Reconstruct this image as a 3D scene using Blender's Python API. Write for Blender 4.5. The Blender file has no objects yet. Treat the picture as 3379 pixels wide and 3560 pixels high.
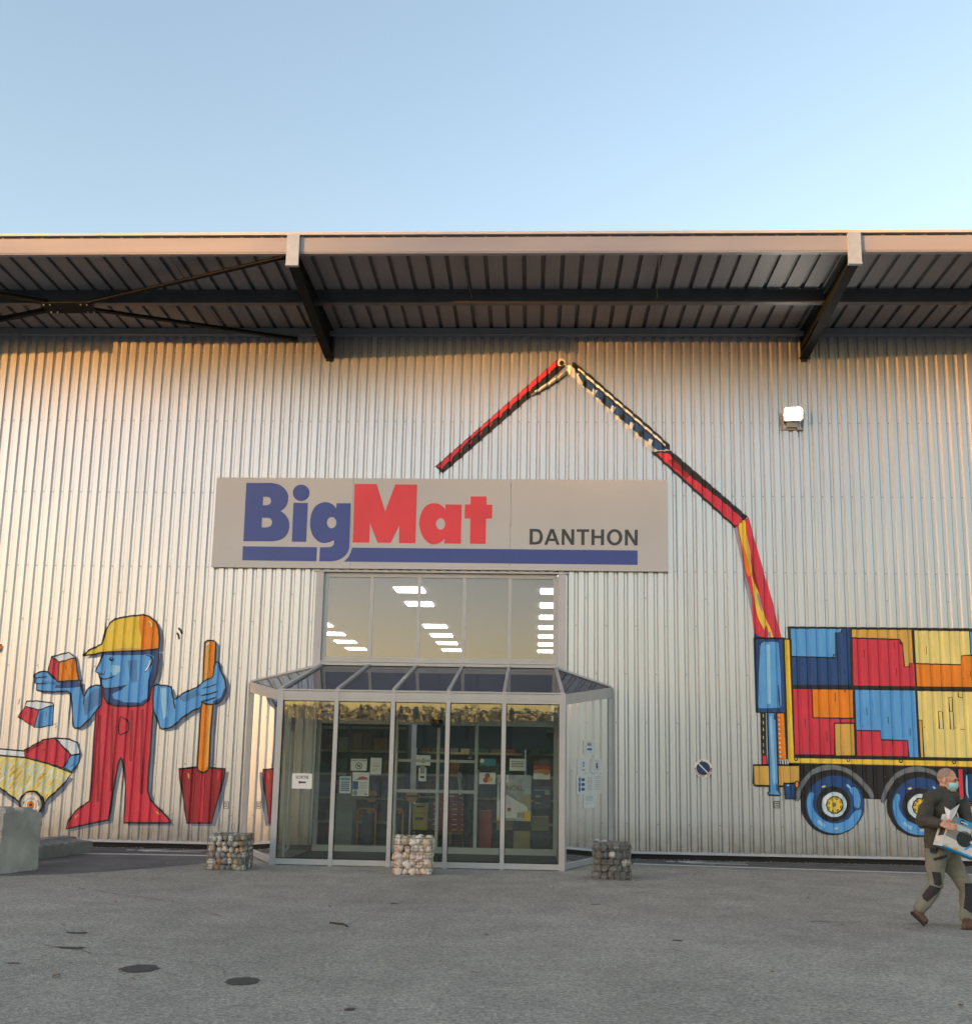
import bpy, bmesh, math, random
from mathutils import Vector, Matrix, noise as mnoise
R = math.radians
SC = bpy.context.scene
COL = SC.collection

# ---------------------------------------------------------------- camera
CAM = Vector((0.0, -19.948, 1.65))
F_PX, CY_PX, YAW, PITCH, ROLL = 3697.08, 2004.27, .0457, .1743, .0183
_f0 = Vector((-math.sin(YAW), math.cos(YAW), 0)); _r0 = Vector((math.cos(YAW), math.sin(YAW), 0)); _u0 = Vector((0, 0, 1))
FWD = _f0 * math.cos(PITCH) + _u0 * math.sin(PITCH)
_up = _u0 * math.cos(PITCH) - _f0 * math.sin(PITCH)
RGT = _r0 * math.cos(ROLL) + _up * math.sin(ROLL)
UPV = _up * math.cos(ROLL) - _r0 * math.sin(ROLL)
cd = bpy.data.cameras.new('camera'); cam = bpy.data.objects.new('camera', cd); COL.objects.link(cam)
cam.matrix_world = Matrix(((RGT.x, UPV.x, -FWD.x, CAM.x), (RGT.y, UPV.y, -FWD.y, CAM.y), (RGT.z, UPV.z, -FWD.z, CAM.z), (0, 0, 0, 1)))
cd.sensor_fit = 'VERTICAL'; cd.sensor_height = 36.0; cd.lens = F_PX / 3560 * 36.0
cd.shift_y = (CY_PX - 1780) / 3560
cd.clip_start = .05; cd.clip_end = 3000
SC.camera = cam

# ---------------------------------------------------------------- sky, sun, exposure
SUN_EL, SUN_AZ = R(1.6), R(54.5)          # low evening sun, left of and behind the camera
world = bpy.data.worlds.new('World'); SC.world = world; world.use_nodes = True
wn = world.node_tree; wn.nodes.clear()
sky = wn.nodes.new('ShaderNodeTexSky'); sky.sky_type = 'NISHITA'; sky.sun_disc = False
SUNV = Vector((-math.sin(SUN_AZ) * math.cos(SUN_EL), -math.cos(SUN_AZ) * math.cos(SUN_EL), math.sin(SUN_EL)))  # towards the sun
sky.sun_elevation = SUN_EL
sky.sun_rotation = math.atan2(SUNV.x, SUNV.y)
sky.altitude = 300; sky.air_density = 1.0; sky.dust_density = 0.8; sky.ozone_density = 1.35
bg = wn.nodes.new('ShaderNodeBackground'); bg.inputs['Strength'].default_value = 0.15
wo = wn.nodes.new('ShaderNodeOutputWorld')
wb = wn.nodes.new('ShaderNodeMix'); wb.data_type = 'RGBA'; wb.blend_type = 'MULTIPLY'; wb.inputs[0].default_value = 1; wb.inputs[7].default_value = (1.07, .985, .97, 1)   # white balance of the whole sky
wn.links.new(sky.outputs[0], wb.inputs[6]); wn.links.new(wb.outputs[2], bg.inputs[0]); wn.links.new(bg.outputs[0], wo.inputs[0])
sl = bpy.data.lights.new('sun', 'SUN'); sun = bpy.data.objects.new('sun', sl); COL.objects.link(sun)
sl.energy = 3.3; sl.angle = R(0.53); sl.color = (1.0, .41, .085)
sun.rotation_euler = (-SUNV).to_track_quat('-Z', 'Y').to_euler()
sun.location = (-40, -40, 30)
SC.view_settings.view_transform = 'Standard'; SC.view_settings.look = 'None'
SC.view_settings.exposure = 3.1; SC.view_settings.gamma = 1.0; SC.view_settings.use_curve_mapping = False
SC.render.engine = 'CYCLES'
SC.cycles.use_denoising = True; SC.cycles.transparent_max_bounces = 32; SC.cycles.max_bounces = 8
SC.cycles.sample_clamp_indirect = 6.0

# ---------------------------------------------------------------- pixel -> place (photograph pixels, source size)
def ray(x, y): return FWD + RGT * ((x - 1689.5) / F_PX) - UPV * ((y - CY_PX) / F_PX)
def on_y(x, y, Y=0.0):
    v = ray(x, y); return CAM + v * ((Y - CAM.y) / v.y)
def on_z(x, y, Z=0.0):
    v = ray(x, y); return CAM + v * ((Z - CAM.z) / v.z)
def crop(x0, y0, s, Y=0.0):
    def g(x, y):
        p = on_y(x0 + x / s, y0 + y / s, Y); return (p.x, p.z)
    return g

# ---------------------------------------------------------------- helpers
WO = {}
def reg(o, parent=None, off=(0, 0, 0)):
    """link o; off = world position of its own origin"""
    COL.objects.link(o); off = Vector(off); WO[o.name] = off
    if parent is not None:
        o.parent = parent; o.location = off - WO[parent.name]
    else: o.location = off
    return o
def tag(o, label=None, cat=None, group=None, kind=None):
    if label: o['label'] = label
    if cat: o['category'] = cat
    if group: o['group'] = group
    if kind: o['kind'] = kind
    return o
def thing(name, loc, label, cat, group=None, parent=None):
    o = bpy.data.objects.new(name, None); o.empty_display_size = .2
    reg(o, parent, loc); return tag(o, label, cat, group)
def shadesmooth(me):
    me.polygons.foreach_set('use_smooth', [True] * len(me.polygons))
def mobj(name, verts, faces, mats, parent=None, smooth=False, off=(0, 0, 0), fm=None):
    me = bpy.data.meshes.new(name); me.from_pydata([tuple(v) for v in verts], [], faces); me.update()
    for m in (mats if isinstance(mats, (list, tuple)) else [mats]): me.materials.append(m)
    if fm: me.polygons.foreach_set('material_index', fm)
    if smooth: shadesmooth(me)
    return reg(bpy.data.objects.new(name, me), parent, off)
def inst(name, me, parent, loc, rot=(0, 0, 0), scale=(1, 1, 1), mat=None):
    o = bpy.data.objects.new(name, me); reg(o, parent, loc); o.rotation_euler = rot; o.scale = scale
    if mat:
        o.material_slots[0].link = 'OBJECT'; o.material_slots[0].material = mat
    return o
class MB:
    def __init__(s): s.v = []; s.f = []; s.m = []; s.cm = 0
    def add(s, vs, fs):
        n = len(s.v); s.v += [tuple(v) for v in vs]; s.f += [tuple(i + n for i in f) for f in fs]; s.m += [s.cm] * len(fs); return s
    def box(s, x0, x1, y0, y1, z0, z1):
        return s.add([(x0, y0, z0), (x1, y0, z0), (x1, y1, z0), (x0, y1, z0), (x0, y0, z1), (x1, y0, z1), (x1, y1, z1), (x0, y1, z1)],
                     [(0, 3, 2, 1), (4, 5, 6, 7), (0, 1, 5, 4), (1, 2, 6, 5), (2, 3, 7, 6), (3, 0, 4, 7)])
    def bar(s, a, b, w, h, up=(0, 0, 1)):
        a = Vector(a); b = Vector(b); d = (b - a).normalized(); up = Vector(up)
        sd = d.cross(up)
        if sd.length < 1e-4: sd = d.cross(Vector((0, 1, 0)))
        sd.normalize(); u = sd.cross(d).normalized()
        vs = [p + sd * (w / 2 * i) + u * (h / 2 * j) for p in (a, b) for i, j in ((-1, -1), (1, -1), (1, 1), (-1, 1))]
        return s.add(vs, [(3, 2, 1, 0), (4, 5, 6, 7), (0, 1, 5, 4), (1, 2, 6, 5), (2, 3, 7, 6), (3, 0, 4, 7)])
    def tube(s, pts, r, n=6, close=False, cap=True):
        pts = [Vector(p) for p in pts]; rings = []; N = len(pts)
        rr = r if isinstance(r, (list, tuple)) else [r] * N
        prev = None
        for i, p in enumerate(pts):
            a = pts[(i - 1) % N] if (i or close) else p; b = pts[(i + 1) % N] if (i < N - 1 or close) else p
            d = (b - a).normalized()
            if prev is None:
                x = d.orthogonal().normalized()
            else:
                x = (prev - d * prev.dot(d))
                x = x.normalized() if x.length > 1e-5 else d.orthogonal().normalized()
            prev = x; y = d.cross(x)
            rings.append([p + (x * math.cos(t) + y * math.sin(t)) * rr[i] for t in [2 * math.pi * k / n for k in range(n)]])
        vs = [v for r_ in rings for v in r_]; fs = []
        for i in range(N if close else N - 1):
            j = (i + 1) % N
            fs += [(i * n + k, i * n + (k + 1) % n, j * n + (k + 1) % n, j * n + k) for k in range(n)]
        if cap and not close: fs += [tuple(range(n - 1, -1, -1)), tuple((N - 1) * n + k for k in range(n))]
        return s.add(vs, fs)
    def prism(s, poly, y0, y1):
        """poly of (x,z) extruded y0..y1"""
        n = len(poly)
        return s.add([(x, y0, z) for x, z in poly] + [(x, y1, z) for x, z in poly],
                     [tuple(range(n)), tuple(range(2 * n - 1, n - 1, -1))] + [(i, i + n, (i + 1) % n + n, (i + 1) % n) for i in range(n)])
    def build(s, name, mats, parent=None, smooth=False, off=(0, 0, 0)):
        return mobj(name, s.v, s.f, mats, parent, smooth, off, s.m)
def box(name, x0, x1, y0, y1, z0, z1, mat, parent=None, bevel=0):
    m = MB().box(x0, x1, y0, y1, z0, z1)
    if not bevel: return m.build(name, mat, parent)
    bm = bmesh.new(); vs = [bm.verts.new(v) for v in m.v]
    for f in m.f: bm.faces.new([vs[i] for i in f])
    bmesh.ops.bevel(bm, geom=list(bm.edges), offset=bevel, segments=2, affect='EDGES', profile=.5)
    me = bpy.data.meshes.new(name); bm.to_mesh(me); bm.free(); me.materials.append(mat)
    return reg(bpy.data.objects.new(name, me), parent)

# ---------------------------------------------------------------- materials
def mat(name, col, rough=.6, metal=0., var=.08, scale=6., bump=0., bscale=40., spec=.5, stretch=(1, 1, 1), col2=None, detail=4., coord='Object', coat=0.):
    m = bpy.data.materials.new(name); m.use_nodes = True; nt = m.node_tree; p = nt.nodes['Principled BSDF']
    p.inputs['Roughness'].default_value = rough; p.inputs['Metallic'].default_value = metal
    p.inputs['Specular IOR Level'].default_value = spec
    if coat: p.inputs['Coat Weight'].default_value = coat
    tc = nt.nodes.new('ShaderNodeTexCoord'); mp = nt.nodes.new('ShaderNodeMapping'); mp.inputs['Scale'].default_value = stretch
    nt.links.new(tc.outputs[coord], mp.inputs[0])
    nz = nt.nodes.new('ShaderNodeTexNoise'); nz.inputs['Scale'].default_value = scale; nz.inputs['Detail'].default_value = detail
    nt.links.new(mp.outputs[0], nz.inputs['Vector'])
    cr = nt.nodes.new('ShaderNodeValToRGB'); nt.links.new(nz.outputs[0], cr.inputs[0])
    c2 = col2 or tuple(min(1, c * (1 + var)) for c in col)
    c1 = col if col2 else tuple(c * (1 - var) for c in col)
    cr.color_ramp.elements[0].position = .3; cr.color_ramp.elements[1].position = .7
    cr.color_ramp.elements[0].color = (*c1, 1); cr.color_ramp.elements[1].color = (*c2, 1)
    nt.links.new(cr.outputs[0], p.inputs['Base Color'])
    if bump:
        n2 = nt.nodes.new('ShaderNodeTexNoise'); n2.inputs['Scale'].default_value = bscale; n2.inputs['Detail'].default_value = 5
        nt.links.new(mp.outputs[0], n2.inputs['Vector'])
        b = nt.nodes.new('ShaderNodeBump'); b.inputs['Strength'].default_value = bump; b.inputs['Distance'].default_value = .01
        nt.links.new(n2.outputs[0], b.inputs['Height']); nt.links.new(b.outputs[0], p.inputs['Normal'])
    return m
def emis(name, col, st):
    m = bpy.data.materials.new(name); m.use_nodes = True; nt = m.node_tree; nt.nodes.clear()
    e = nt.nodes.new('ShaderNodeEmission'); e.inputs[0].default_value = (*col, 1); e.inputs[1].default_value = st
    o = nt.nodes.new('ShaderNodeOutputMaterial'); nt.links.new(e.outputs[0], o.inputs[0]); return m
def glass(name, tint, base, fac, rough=0.0, gtint=(1, 1, 1)):
    """thin architectural pane: transparent body with a fresnel-weighted mirror coat"""
    m = bpy.data.materials.new(name); m.use_nodes = True; nt = m.node_tree; nt.nodes.clear()
    t = nt.nodes.new('ShaderNodeBsdfTransparent'); t.inputs[0].default_value = (*tint, 1)
    g = nt.nodes.new('ShaderNodeBsdfGlossy'); g.inputs['Roughness'].default_value = rough; g.inputs[0].default_value = (*gtint, 1)
    lw = nt.nodes.new('ShaderNodeFresnel'); lw.inputs[0].default_value = 1.5
    ma = nt.nodes.new('ShaderNodeMath'); ma.operation = 'MULTIPLY_ADD'; ma.inputs[1].default_value = fac; ma.inputs[2].default_value = base; ma.use_clamp = True
    nt.links.new(lw.outputs[0], ma.inputs[0])
    mx = nt.nodes.new('ShaderNodeMixShader'); nt.links.new(ma.outputs[0], mx.inputs[0]); nt.links.new(t.outputs[0], mx.inputs[1]); nt.links.new(g.outputs[0], mx.inputs[2])
    o = nt.nodes.new('ShaderNodeOutputMaterial'); nt.links.new(mx.outputs[0], o.inputs[0]); return m
M = {}
M['clad'] = mat('cladding_paint', (.53, .54, .585), .35, metal=.85, var=.03, scale=1.3, stretch=(3, 3, .35))
M['trim'] = mat('aluminium_trim', (.45, .46, .49), .42, var=.05, scale=3)
M['fascia'] = mat('fascia_paint', (.25, .265, .315), .5, var=.05, scale=1.2, stretch=(.3, 1, 3))
M['soffit'] = mat('soffit_deck', (.17, .175, .19), .55, var=.08, scale=2, stretch=(4, .5, 1))
M['deckshade'] = mat('soffit_groove_shade', (.085, .09, .10), .6, var=.08, scale=2)  # darker copy of the deck colour, recess shade painted into the grooves
M['steel'] = mat('dark_steel', (.014, .018, .019), .75, var=.15, scale=5, spec=.1)
M['purlin'] = mat('purlin_steel', (.085, .09, .10), .42, metal=.3, var=.1, scale=3)
M['galv'] = mat('galvanised', (.33, .40, .47), .4, metal=.2, var=.07, scale=9)
M['frame'] = mat('frame_aluminium', (.40, .405, .415), .38, var=.05, scale=4, metal=.15)
M['doorframe'] = mat('door_frame', (.36, .38, .37), .45, var=.06, scale=4)
M['darkframe'] = mat('dark_frame', (.10, .11, .115), .5, var=.08)
M['screw'] = mat('screw_head', (.16, .15, .14), .5, metal=.4)
M['black'] = mat('black_gap', (.012, .012, .012), .8)
M['gl_porch'] = glass('porch_glass', (.93, .97, .95), .03, .72)
M['gl_roof'] = glass('roof_glass', (.40, .39, .43), .01, .30)
M['gl_win'] = glass('window_glass', (.90, .87, .89), .055, .7, 0, (1.0, .95, 1.0))
M['gl_side'] = glass('side_glass', (.84, .87, .86), .09, 1.0)
M['gl_door'] = glass('door_glass', (.95, .97, .96), .01, .5)
M['gl_leaf'] = glass('leaf_glass', (.75, .78, .77), .16, 1.2)

def weather(m, z0=.12, z1=.75, dirt=(.20, .17, .13)):
    """splash dirt above the ground and faint rain streaks, on top of the paint colour"""
    nt = m.node_tree; p = nt.nodes['Principled BSDF']; src = p.inputs['Base Color'].links[0].from_socket
    tc = nt.nodes.new('ShaderNodeTexCoord'); sx = nt.nodes.new('ShaderNodeSeparateXYZ'); nt.links.new(tc.outputs['Object'], sx.inputs[0])
    mr = nt.nodes.new('ShaderNodeMapRange'); mr.inputs[1].default_value = z1; mr.inputs[2].default_value = z0; nt.links.new(sx.outputs[2], mr.inputs[0])
    nz = nt.nodes.new('ShaderNodeTexNoise'); nz.inputs['Scale'].default_value = 5; nz.inputs['Detail'].default_value = 8; nt.links.new(tc.outputs['Object'], nz.inputs['Vector'])
    ml = nt.nodes.new('ShaderNodeMath'); ml.operation = 'MULTIPLY'; nt.links.new(mr.outputs[0], ml.inputs[0]); nt.links.new(nz.outputs[0], ml.inputs[1])
    mp = nt.nodes.new('ShaderNodeMapping'); mp.inputs['Scale'].default_value = (9, 9, .22); nt.links.new(tc.outputs['Object'], mp.inputs[0])
    n2 = nt.nodes.new('ShaderNodeTexNoise'); n2.inputs['Scale'].default_value = 1.6; n2.inputs['Detail'].default_value = 6; nt.links.new(mp.outputs[0], n2.inputs['Vector'])
    m2 = nt.nodes.new('ShaderNodeMapRange'); m2.inputs[1].default_value = .56; m2.inputs[2].default_value = .80; m2.inputs[4].default_value = .22; nt.links.new(n2.outputs[0], m2.inputs[0])
    ad = nt.nodes.new('ShaderNodeMath'); ad.operation = 'ADD'; ad.use_clamp = True; nt.links.new(ml.outputs[0], ad.inputs[0]); nt.links.new(m2.outputs[0], ad.inputs[1])
    mx = nt.nodes.new('ShaderNodeMix'); mx.data_type = 'RGBA'; mx.inputs[7].default_value = (*dirt, 1); nt.links.new(ad.outputs[0], mx.inputs[0]); nt.links.new(src, mx.inputs[6]); nt.links.new(mx.outputs[2], p.inputs['Base Color'])
weather(M['clad'])
# ================================================================ ground
PIT = .1867; X0 = -10.587
def ground_mat():
    m = bpy.data.materials.new('asphalt'); m.use_nodes = True; nt = m.node_tree; p = nt.nodes['Principled BSDF']
    N = lambda t: nt.nodes.new(t)
    tc = N('ShaderNodeTexCoord')
    def nz(scale, det=4, rough=.6):
        n = N('ShaderNodeTexNoise'); n.inputs['Scale'].default_value = scale; n.inputs['Detail'].default_value = det; n.inputs['Roughness'].default_value = rough
        nt.links.new(tc.outputs['Object'], n.inputs['Vector']); return n
    def ramp(src, a, b, ca, cb):
        r = N('ShaderNodeValToRGB'); nt.links.new(src, r.inputs[0]); e = r.color_ramp.elements
        e[0].position = a; e[1].position = b; e[0].color = (*ca, 1); e[1].color = (*cb, 1); return r
    big = nz(.22, 5); mid = nz(1.7, 6, .65); fine = nz(26, 5, .7)
    base = ramp(big.outputs[0], .35, .65, (.285, .262, .225), (.355, .328, .285))
    m1 = N('ShaderNodeMix'); m1.data_type = 'RGBA'; m1.blend_type = 'MULTIPLY'; m1.inputs[0].default_value = 1
    nt.links.new(base.outputs[0], m1.inputs[6]); nt.links.new(ramp(mid.outputs[0], .3, .7, (.80, .80, .80), (1.12, 1.11, 1.09)).outputs[0], m1.inputs[7])
    m2 = N('ShaderNodeMix'); m2.data_type = 'RGBA'; m2.blend_type = 'MULTIPLY'; m2.inputs[0].default_value = 1
    nt.links.new(m1.outputs[2], m2.inputs[6]); nt.links.new(ramp(fine.outputs[0], .28, .72, (.62, .62, .62), (1.32, 1.31, 1.29)).outputs[0], m2.inputs[7])
    vo = N('ShaderNodeTexVoronoi'); vo.inputs['Scale'].default_value = 52; nt.links.new(tc.outputs['Object'], vo.inputs['Vector'])
    m3 = N('ShaderNodeMix'); m3.data_type = 'RGBA'; m3.blend_type = 'MULTIPLY'; m3.inputs[0].default_value = 1
    rv = N('ShaderNodeValToRGB'); sep = N('ShaderNodeSeparateColor'); nt.links.new(vo.outputs['Color'], sep.inputs[0]); nt.links.new(sep.outputs[0], rv.inputs[0])
    rv.color_ramp.elements[0].color = (.72, .72, .73, 1); rv.color_ramp.elements[1].color = (1.32, 1.30, 1.27, 1)
    nt.links.new(m2.outputs[2], m3.inputs[6]); nt.links.new(rv.outputs[0], m3.inputs[7])
    nt.links.new(m3.outputs[2], p.inputs['Base Color'])
    p.inputs['Roughness'].default_value = .85; p.inputs['Specular IOR Level'].default_value = .35
    b = N('ShaderNodeBump'); b.inputs['Strength'].default_value = .5; b.inputs['Distance'].default_value = .012
    nt.links.new(vo.outputs['Distance'], b.inputs['Height']); nt.links.new(b.outputs[0], p.inputs['Normal'])
    return m
M['asphalt'] = ground_mat()
tag(mobj('ground', [(-900, -900, 0), (900, -900, 0), (900, 600, 0), (-900, 600, 0)], [(0, 1, 2, 3)], M['asphalt']), kind='structure')
# darker tarmac of the footway along the wall, ragged edge
M['tarmac'] = mat('footway_tarmac', (.125, .118, .108), .85, var=.22, scale=2.2, bump=.5, bscale=90, spec=.3, detail=8)
rnd = random.Random(5)
def ragged(pts, step=.25, amp=.02, seed=1):
    rr = random.Random(seed); out = []
    for (a, b) in zip(pts, pts[1:] + pts[:1]):
        a = Vector(a); b = Vector(b); n = max(1, int((b - a).length / step))
        for k in range(n):
            q = a.lerp(b, k / n); out.append((q.x + rr.uniform(-amp, amp), q.y + rr.uniform(-amp, amp)))
    return out
def patch(name, pts, z, m, kind='structure'):
    o = mobj(name, [(x, y, z) for x, y in pts], [tuple(range(len(pts)))], m)
    bm = bmesh.new(); bm.from_mesh(o.data); bmesh.ops.triangulate(bm, faces=bm.faces[:]); bm.to_mesh(o.data); bm.free()
    for p in o.data.polygons:
        if p.normal.z < 0: p.flip()
    return tag(o, kind=kind)
patch('footway', ragged([(-14, -1.36), (-5.35, -1.32), (-5.35, .0), (-14, .0)], .3, .015, 2), .004, M['tarmac'])
patch('footway', ragged([(1.5, -1.08), (13, -1.75), (13, .0), (1.5, .0)], .3, .015, 3), .004, M['tarmac'])
patch('dark_tarmac_area', ragged([(-14, -6.2), (-8.2, -5.6), (-6.6, -4.6), (-5.6, -3.3), (-5.1, -2.2), (-5.2, -1.45), (-14, -1.47)], .3, .05, 4), .0045, mat('dark_area_tarmac', (.150, .141, .130), .85, var=.22, scale=1.6, bump=.5, bscale=90, spec=.3, detail=8))  # wide stretch of ground, darker than the asphalt in front
# ================================================================ warehouse
WH = thing('warehouse', (-.6, 0, 0), 'long pale grey corrugated metal warehouse with overhanging roof and painted murals', 'warehouse')
PROF = [(0, 0.), (.10, 0.), (.245, -.034), (.755, -.034), (.90, 0.), (1.0, 0.)]
def prof_y(x):
    u = ((x - X0) / PIT) % 1.0
    for (a, ya), (b, yb) in zip(PROF, PROF[1:]):
        if a <= u <= b: return ya + (yb - ya) * (u - a) / (b - a)
    return 0.
def folds(xa, xb):
    out = []
    i0 = int(math.floor((xa - X0) / PIT)) - 1; i1 = int(math.ceil((xb - X0) / PIT)) + 1
    for i in range(i0, i1 + 1):
        for u in (.10, .245, .755, .90):
            x = X0 + (i + u) * PIT
            if xa + 1e-5 < x < xb - 1e-5: out.append(x)
    return out
SEAM, WTOP, WBOT = 5.175, 10.16, .125
OX0, OX1, OZ1 = -4.03, .47, 5.225             # window and door opening
for k in range(-3, 21):
    xa = X0 + (6 * k + .5) * PIT; xb = xa + 6 * PIT
    for tier, (za, zb, dy) in enumerate(((WBOT, SEAM, 0.), (SEAM - .06, WTOP, -.0022))):
        xs = sorted({xa, xb, *folds(xa, xb), *[x for x in (OX0, OX1) if xa < x < xb]})
        v = []; f = []
        for a, b in zip(xs, xs[1:]):
            z0 = za
            if (a + b) / 2 > OX0 and (a + b) / 2 < OX1: z0 = max(za, OZ1)
            if z0 >= zb: continue
            n = len(v); ya, yb = prof_y(a + 1e-6) + dy, prof_y(b - 1e-6) + dy
            v += [(a, ya, z0), (b, yb, z0), (b, yb, zb), (a, ya, zb)]; f.append((n, n + 1, n + 2, n + 3))
        if f: mobj('cladding_sheet', v, f, M['clad'], WH)
# screws along the horizontal fixing rails
mb = MB()
for z, st, ph in ((9.66, 1, 0), (8.235, 1, 0), (6.773, 1, 0), (5.296, 1, 0), (4.78, 6, 2), (4.25, 3, 1), (3.35, 3, 0), (2.45, 3, 2), (1.55, 3, 1), (.62, 3, 0)):
    for i in range(-16, 124):
        if (i - ph) % st: continue
        x = X0 + i * PIT
        if OX0 - .1 < x < OX1 + .1 and z < 5.25: continue
        if -6.2 < x < 2.55 and 5.3 < z < 7.09: continue
        y = -.008 - (.0022 if z > 5.2 else 0); rr = .011
        mb.add([(x + rr * math.cos(t), y, z + rr * math.sin(t)) for t in [k * math.pi / 3 for k in range(6)]], [(5, 4, 3, 2, 1, 0)])
tag(mb.build('screw_heads', M['screw'], WH), kind='stuff')
# base drip flashing and recessed plinth
for a, b in ((-14, -5.36), (1.53, 13)):
    mb = MB(); mb.add([(a, -.004, .15), (b, -.004, .15), (b, -.045, .135), (a, -.045, .135), (b, -.045, .098), (a, -.045, .098), (b, -.02, .094), (a, -.02, .094)], [(0, 3, 2, 1), (3, 5, 4, 2), (5, 7, 6, 4)])
    mb.build('drip_flashing', M['trim'], WH)
    box('plinth', a, b, .02, .3, -.2, .16, M['black'], WH)
# roof deck seen from below: sheets of three pans
DP, DG = .331, .075
v = []; f = []
YA, YB, ZA, ZB = .02, -3.34, 10.125, 10.205
def deckz(y): return ZA + (ZB - ZA) * (y - YA) / (YB - YA)
fmi = []
for j in range(3):
    x = j * DP; prof = [(x, 0), (x + DP - DG, 0), (x + DP - DG + .012, .045), (x + DP - .012, .045), (x + DP, 0)]
    for (a, da), (b, db) in zip(prof, prof[1:]):
        n = len(v); v += [(a, YA, deckz(YA) + da), (b, YA, deckz(YA) + db), (b, YB, deckz(YB) + db), (a, YB, deckz(YB) + da)]; f.append((n, n + 3, n + 2, n + 1)); fmi.append(1 if da or db else 0)
dme = bpy.data.meshes.new('deck_sheet'); dme.from_pydata(v, [], f); dme.materials.append(M['soffit']); dme.materials.append(M['deckshade']); dme.polygons.foreach_set('material_index', fmi)
for k in range(28): inst('deck_sheet', dme, WH, (-14.2 + k * 3 * DP + .11, 0, 0))
# eaves edge
box('fascia', -14.2, 13.5, -3.40, -3.345, 10.085, 10.345, M['fascia'], WH)
box('fascia_lip', -14.2, 13.5, -3.39, -3.30, 10.062, 10.084, M['fascia'], WH)
box('eaves_gap', -14.2, 13.5, -3.36, -3.30, 10.346, 10.385, M['black'], WH)
mb = MB()
for k in range(80):
    x = -14 + k * .345; mb.box(x, x + .05, -3.375, -3.361, 10.352, 10.378)
mb.build('gutter_brackets', M['screw'], WH); tag(bpy.data.objects['gutter_brackets'], kind='stuff')
box('roof_edge', -14.2, 13.5, -3.43, -3.30, 10.386, 10.432, M['trim'], WH)
box('roof', -14.2, 13.5, -3.28, 37, 10.30, 10.42, M['trim'], WH)
# purlin (Z section) with soffit stays
mb = MB(); mb.box(-14.2, 13.5, -1.685, -1.677, 9.962, 10.165); mb.box(-14.2, 13.5, -1.676, -1.55, 9.960, 9.968)
mb.box(-14.2, 13.5, -1.80, -1.686, 10.148, 10.155); mb.build('purlin', M['purlin'], WH)
mb = MB(); mb.box(-14.2, 13.5, -.16, -.04, 9.985, 10.115); mb.build('eaves_angle', M['soffit'], WH)
# cantilever rafters with galvanised end plates
for xr in (-13.41, -4.105, 5.20):
    mb = MB()
    def zb(y): return 9.535 + (9.875 - 9.535) * (-y / 3.40)
    mb.add([(xr - .008, -.03, zb(-.03)), (xr + .008, -.03, zb(-.03)), (xr + .008, -3.40, zb(-3.4)), (xr - .008, -3.40, zb(-3.4)),
            (xr - .008, -.03, 10.06), (xr + .008, -.03, 10.06), (xr + .008, -3.40, 10.06), (xr - .008, -3.40, 10.06)],
           [(0, 3, 2, 1), (4, 5, 6, 7), (0, 1, 5, 4), (1, 2, 6, 5), (2, 3, 7, 6), (3, 0, 4, 7)])
    mb.bar((xr, -.03, zb(-.03) - .008), (xr, -3.40, zb(-3.4) - .008), .17, .016)
    mb.bar((xr, -.03, 10.068), (xr, -3.40, 10.068), .17, .016)
    mb.bar((xr, -.03, zb(-.03) + .17), (xr, -1.3, zb(-1.3) + .12), .10, .012)
    mb.box(xr - .06, xr + .06, -.06, -.03, 9.47, 10.08)
    ra = mb.build('rafter', M['steel'], WH)
    mb = MB(); mb.box(xr - .105, xr + .105, -3.455, -3.441, 9.845, 10.372); mb.box(xr - .105, xr - .097, -3.44, -3.405, 9.845, 10.372); mb.box(xr + .097, xr + .105, -3.44, -3.405, 9.845, 10.372)
    mb.build('end_plate', M['galv'], ra)
    mb = MB(); mb.box(xr - .11, xr + .11, -3.47, -3.40, 9.815, 9.838); mb.build('end_cap', M['galv'], ra)
# wind bracing: four arms on a gusset plate
mb = MB(); mb.box(-9.22, -8.28, -1.76, -1.30, 9.925, 9.938); gp = mb.build('gusset_plate', M['steel'], WH)
mb = MB()
for gx in (-9.1, -8.4):
    for gy in (-1.7, -1.37):
        for d in (-.06, .06): mb.tube([(gx + d, gy, 9.924), (gx + d, gy, 9.905)], .014, 6)
mb.build('bolts', M['galv'], gp)
for gx, gy, ex, ey, ez in ((-8.4, -1.66, -4.28, -3.28, 10.02), (-8.4, -1.40, -4.75, -.08, 9.87), (-9.1, -1.66, -13.2, -3.28, 10.02), (-9.1, -1.40, -12.75, -.08, 9.87)):
    mb = MB(); mb.bar((gx, gy, 9.95), (ex, ey, ez + .03), .085, .022); d = Vector((ex - gx, ey - gy, 0)).normalized(); s = Vector((-d.y, d.x, 0)) * .035
    mb.bar(Vector((gx, gy, 9.985)) + s, Vector((ex, ey, ez + .065)) + s, .01, .07); mb.build('brace_arm', M['steel'], WH)
# thin tie rods
for x in (-10.55, -6.35, -1.3, 2.05, 8.3):
    mb = MB(); mb.tube([(x, -3.3, 10.19), (x + .12, -1.69, 10.02)], .008, 5); mb.tube([(x + .12, -1.55, 10.10), (x + .24, -.05, 9.93)], .008, 5); mb.build('tie_rod', M['purlin'], WH)
# wall closures, sides, back
mb = MB(); mb.box(-14.25, -14.15, 0.03, 37, 0, 10.3); mb.box(13.4, 13.5, .03, 37, 0, 10.3); mb.box(-14.15, 13.4, 36.9, 37, 0, 10.3); mb.build('outer_walls', M['clad'], WH)
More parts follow.
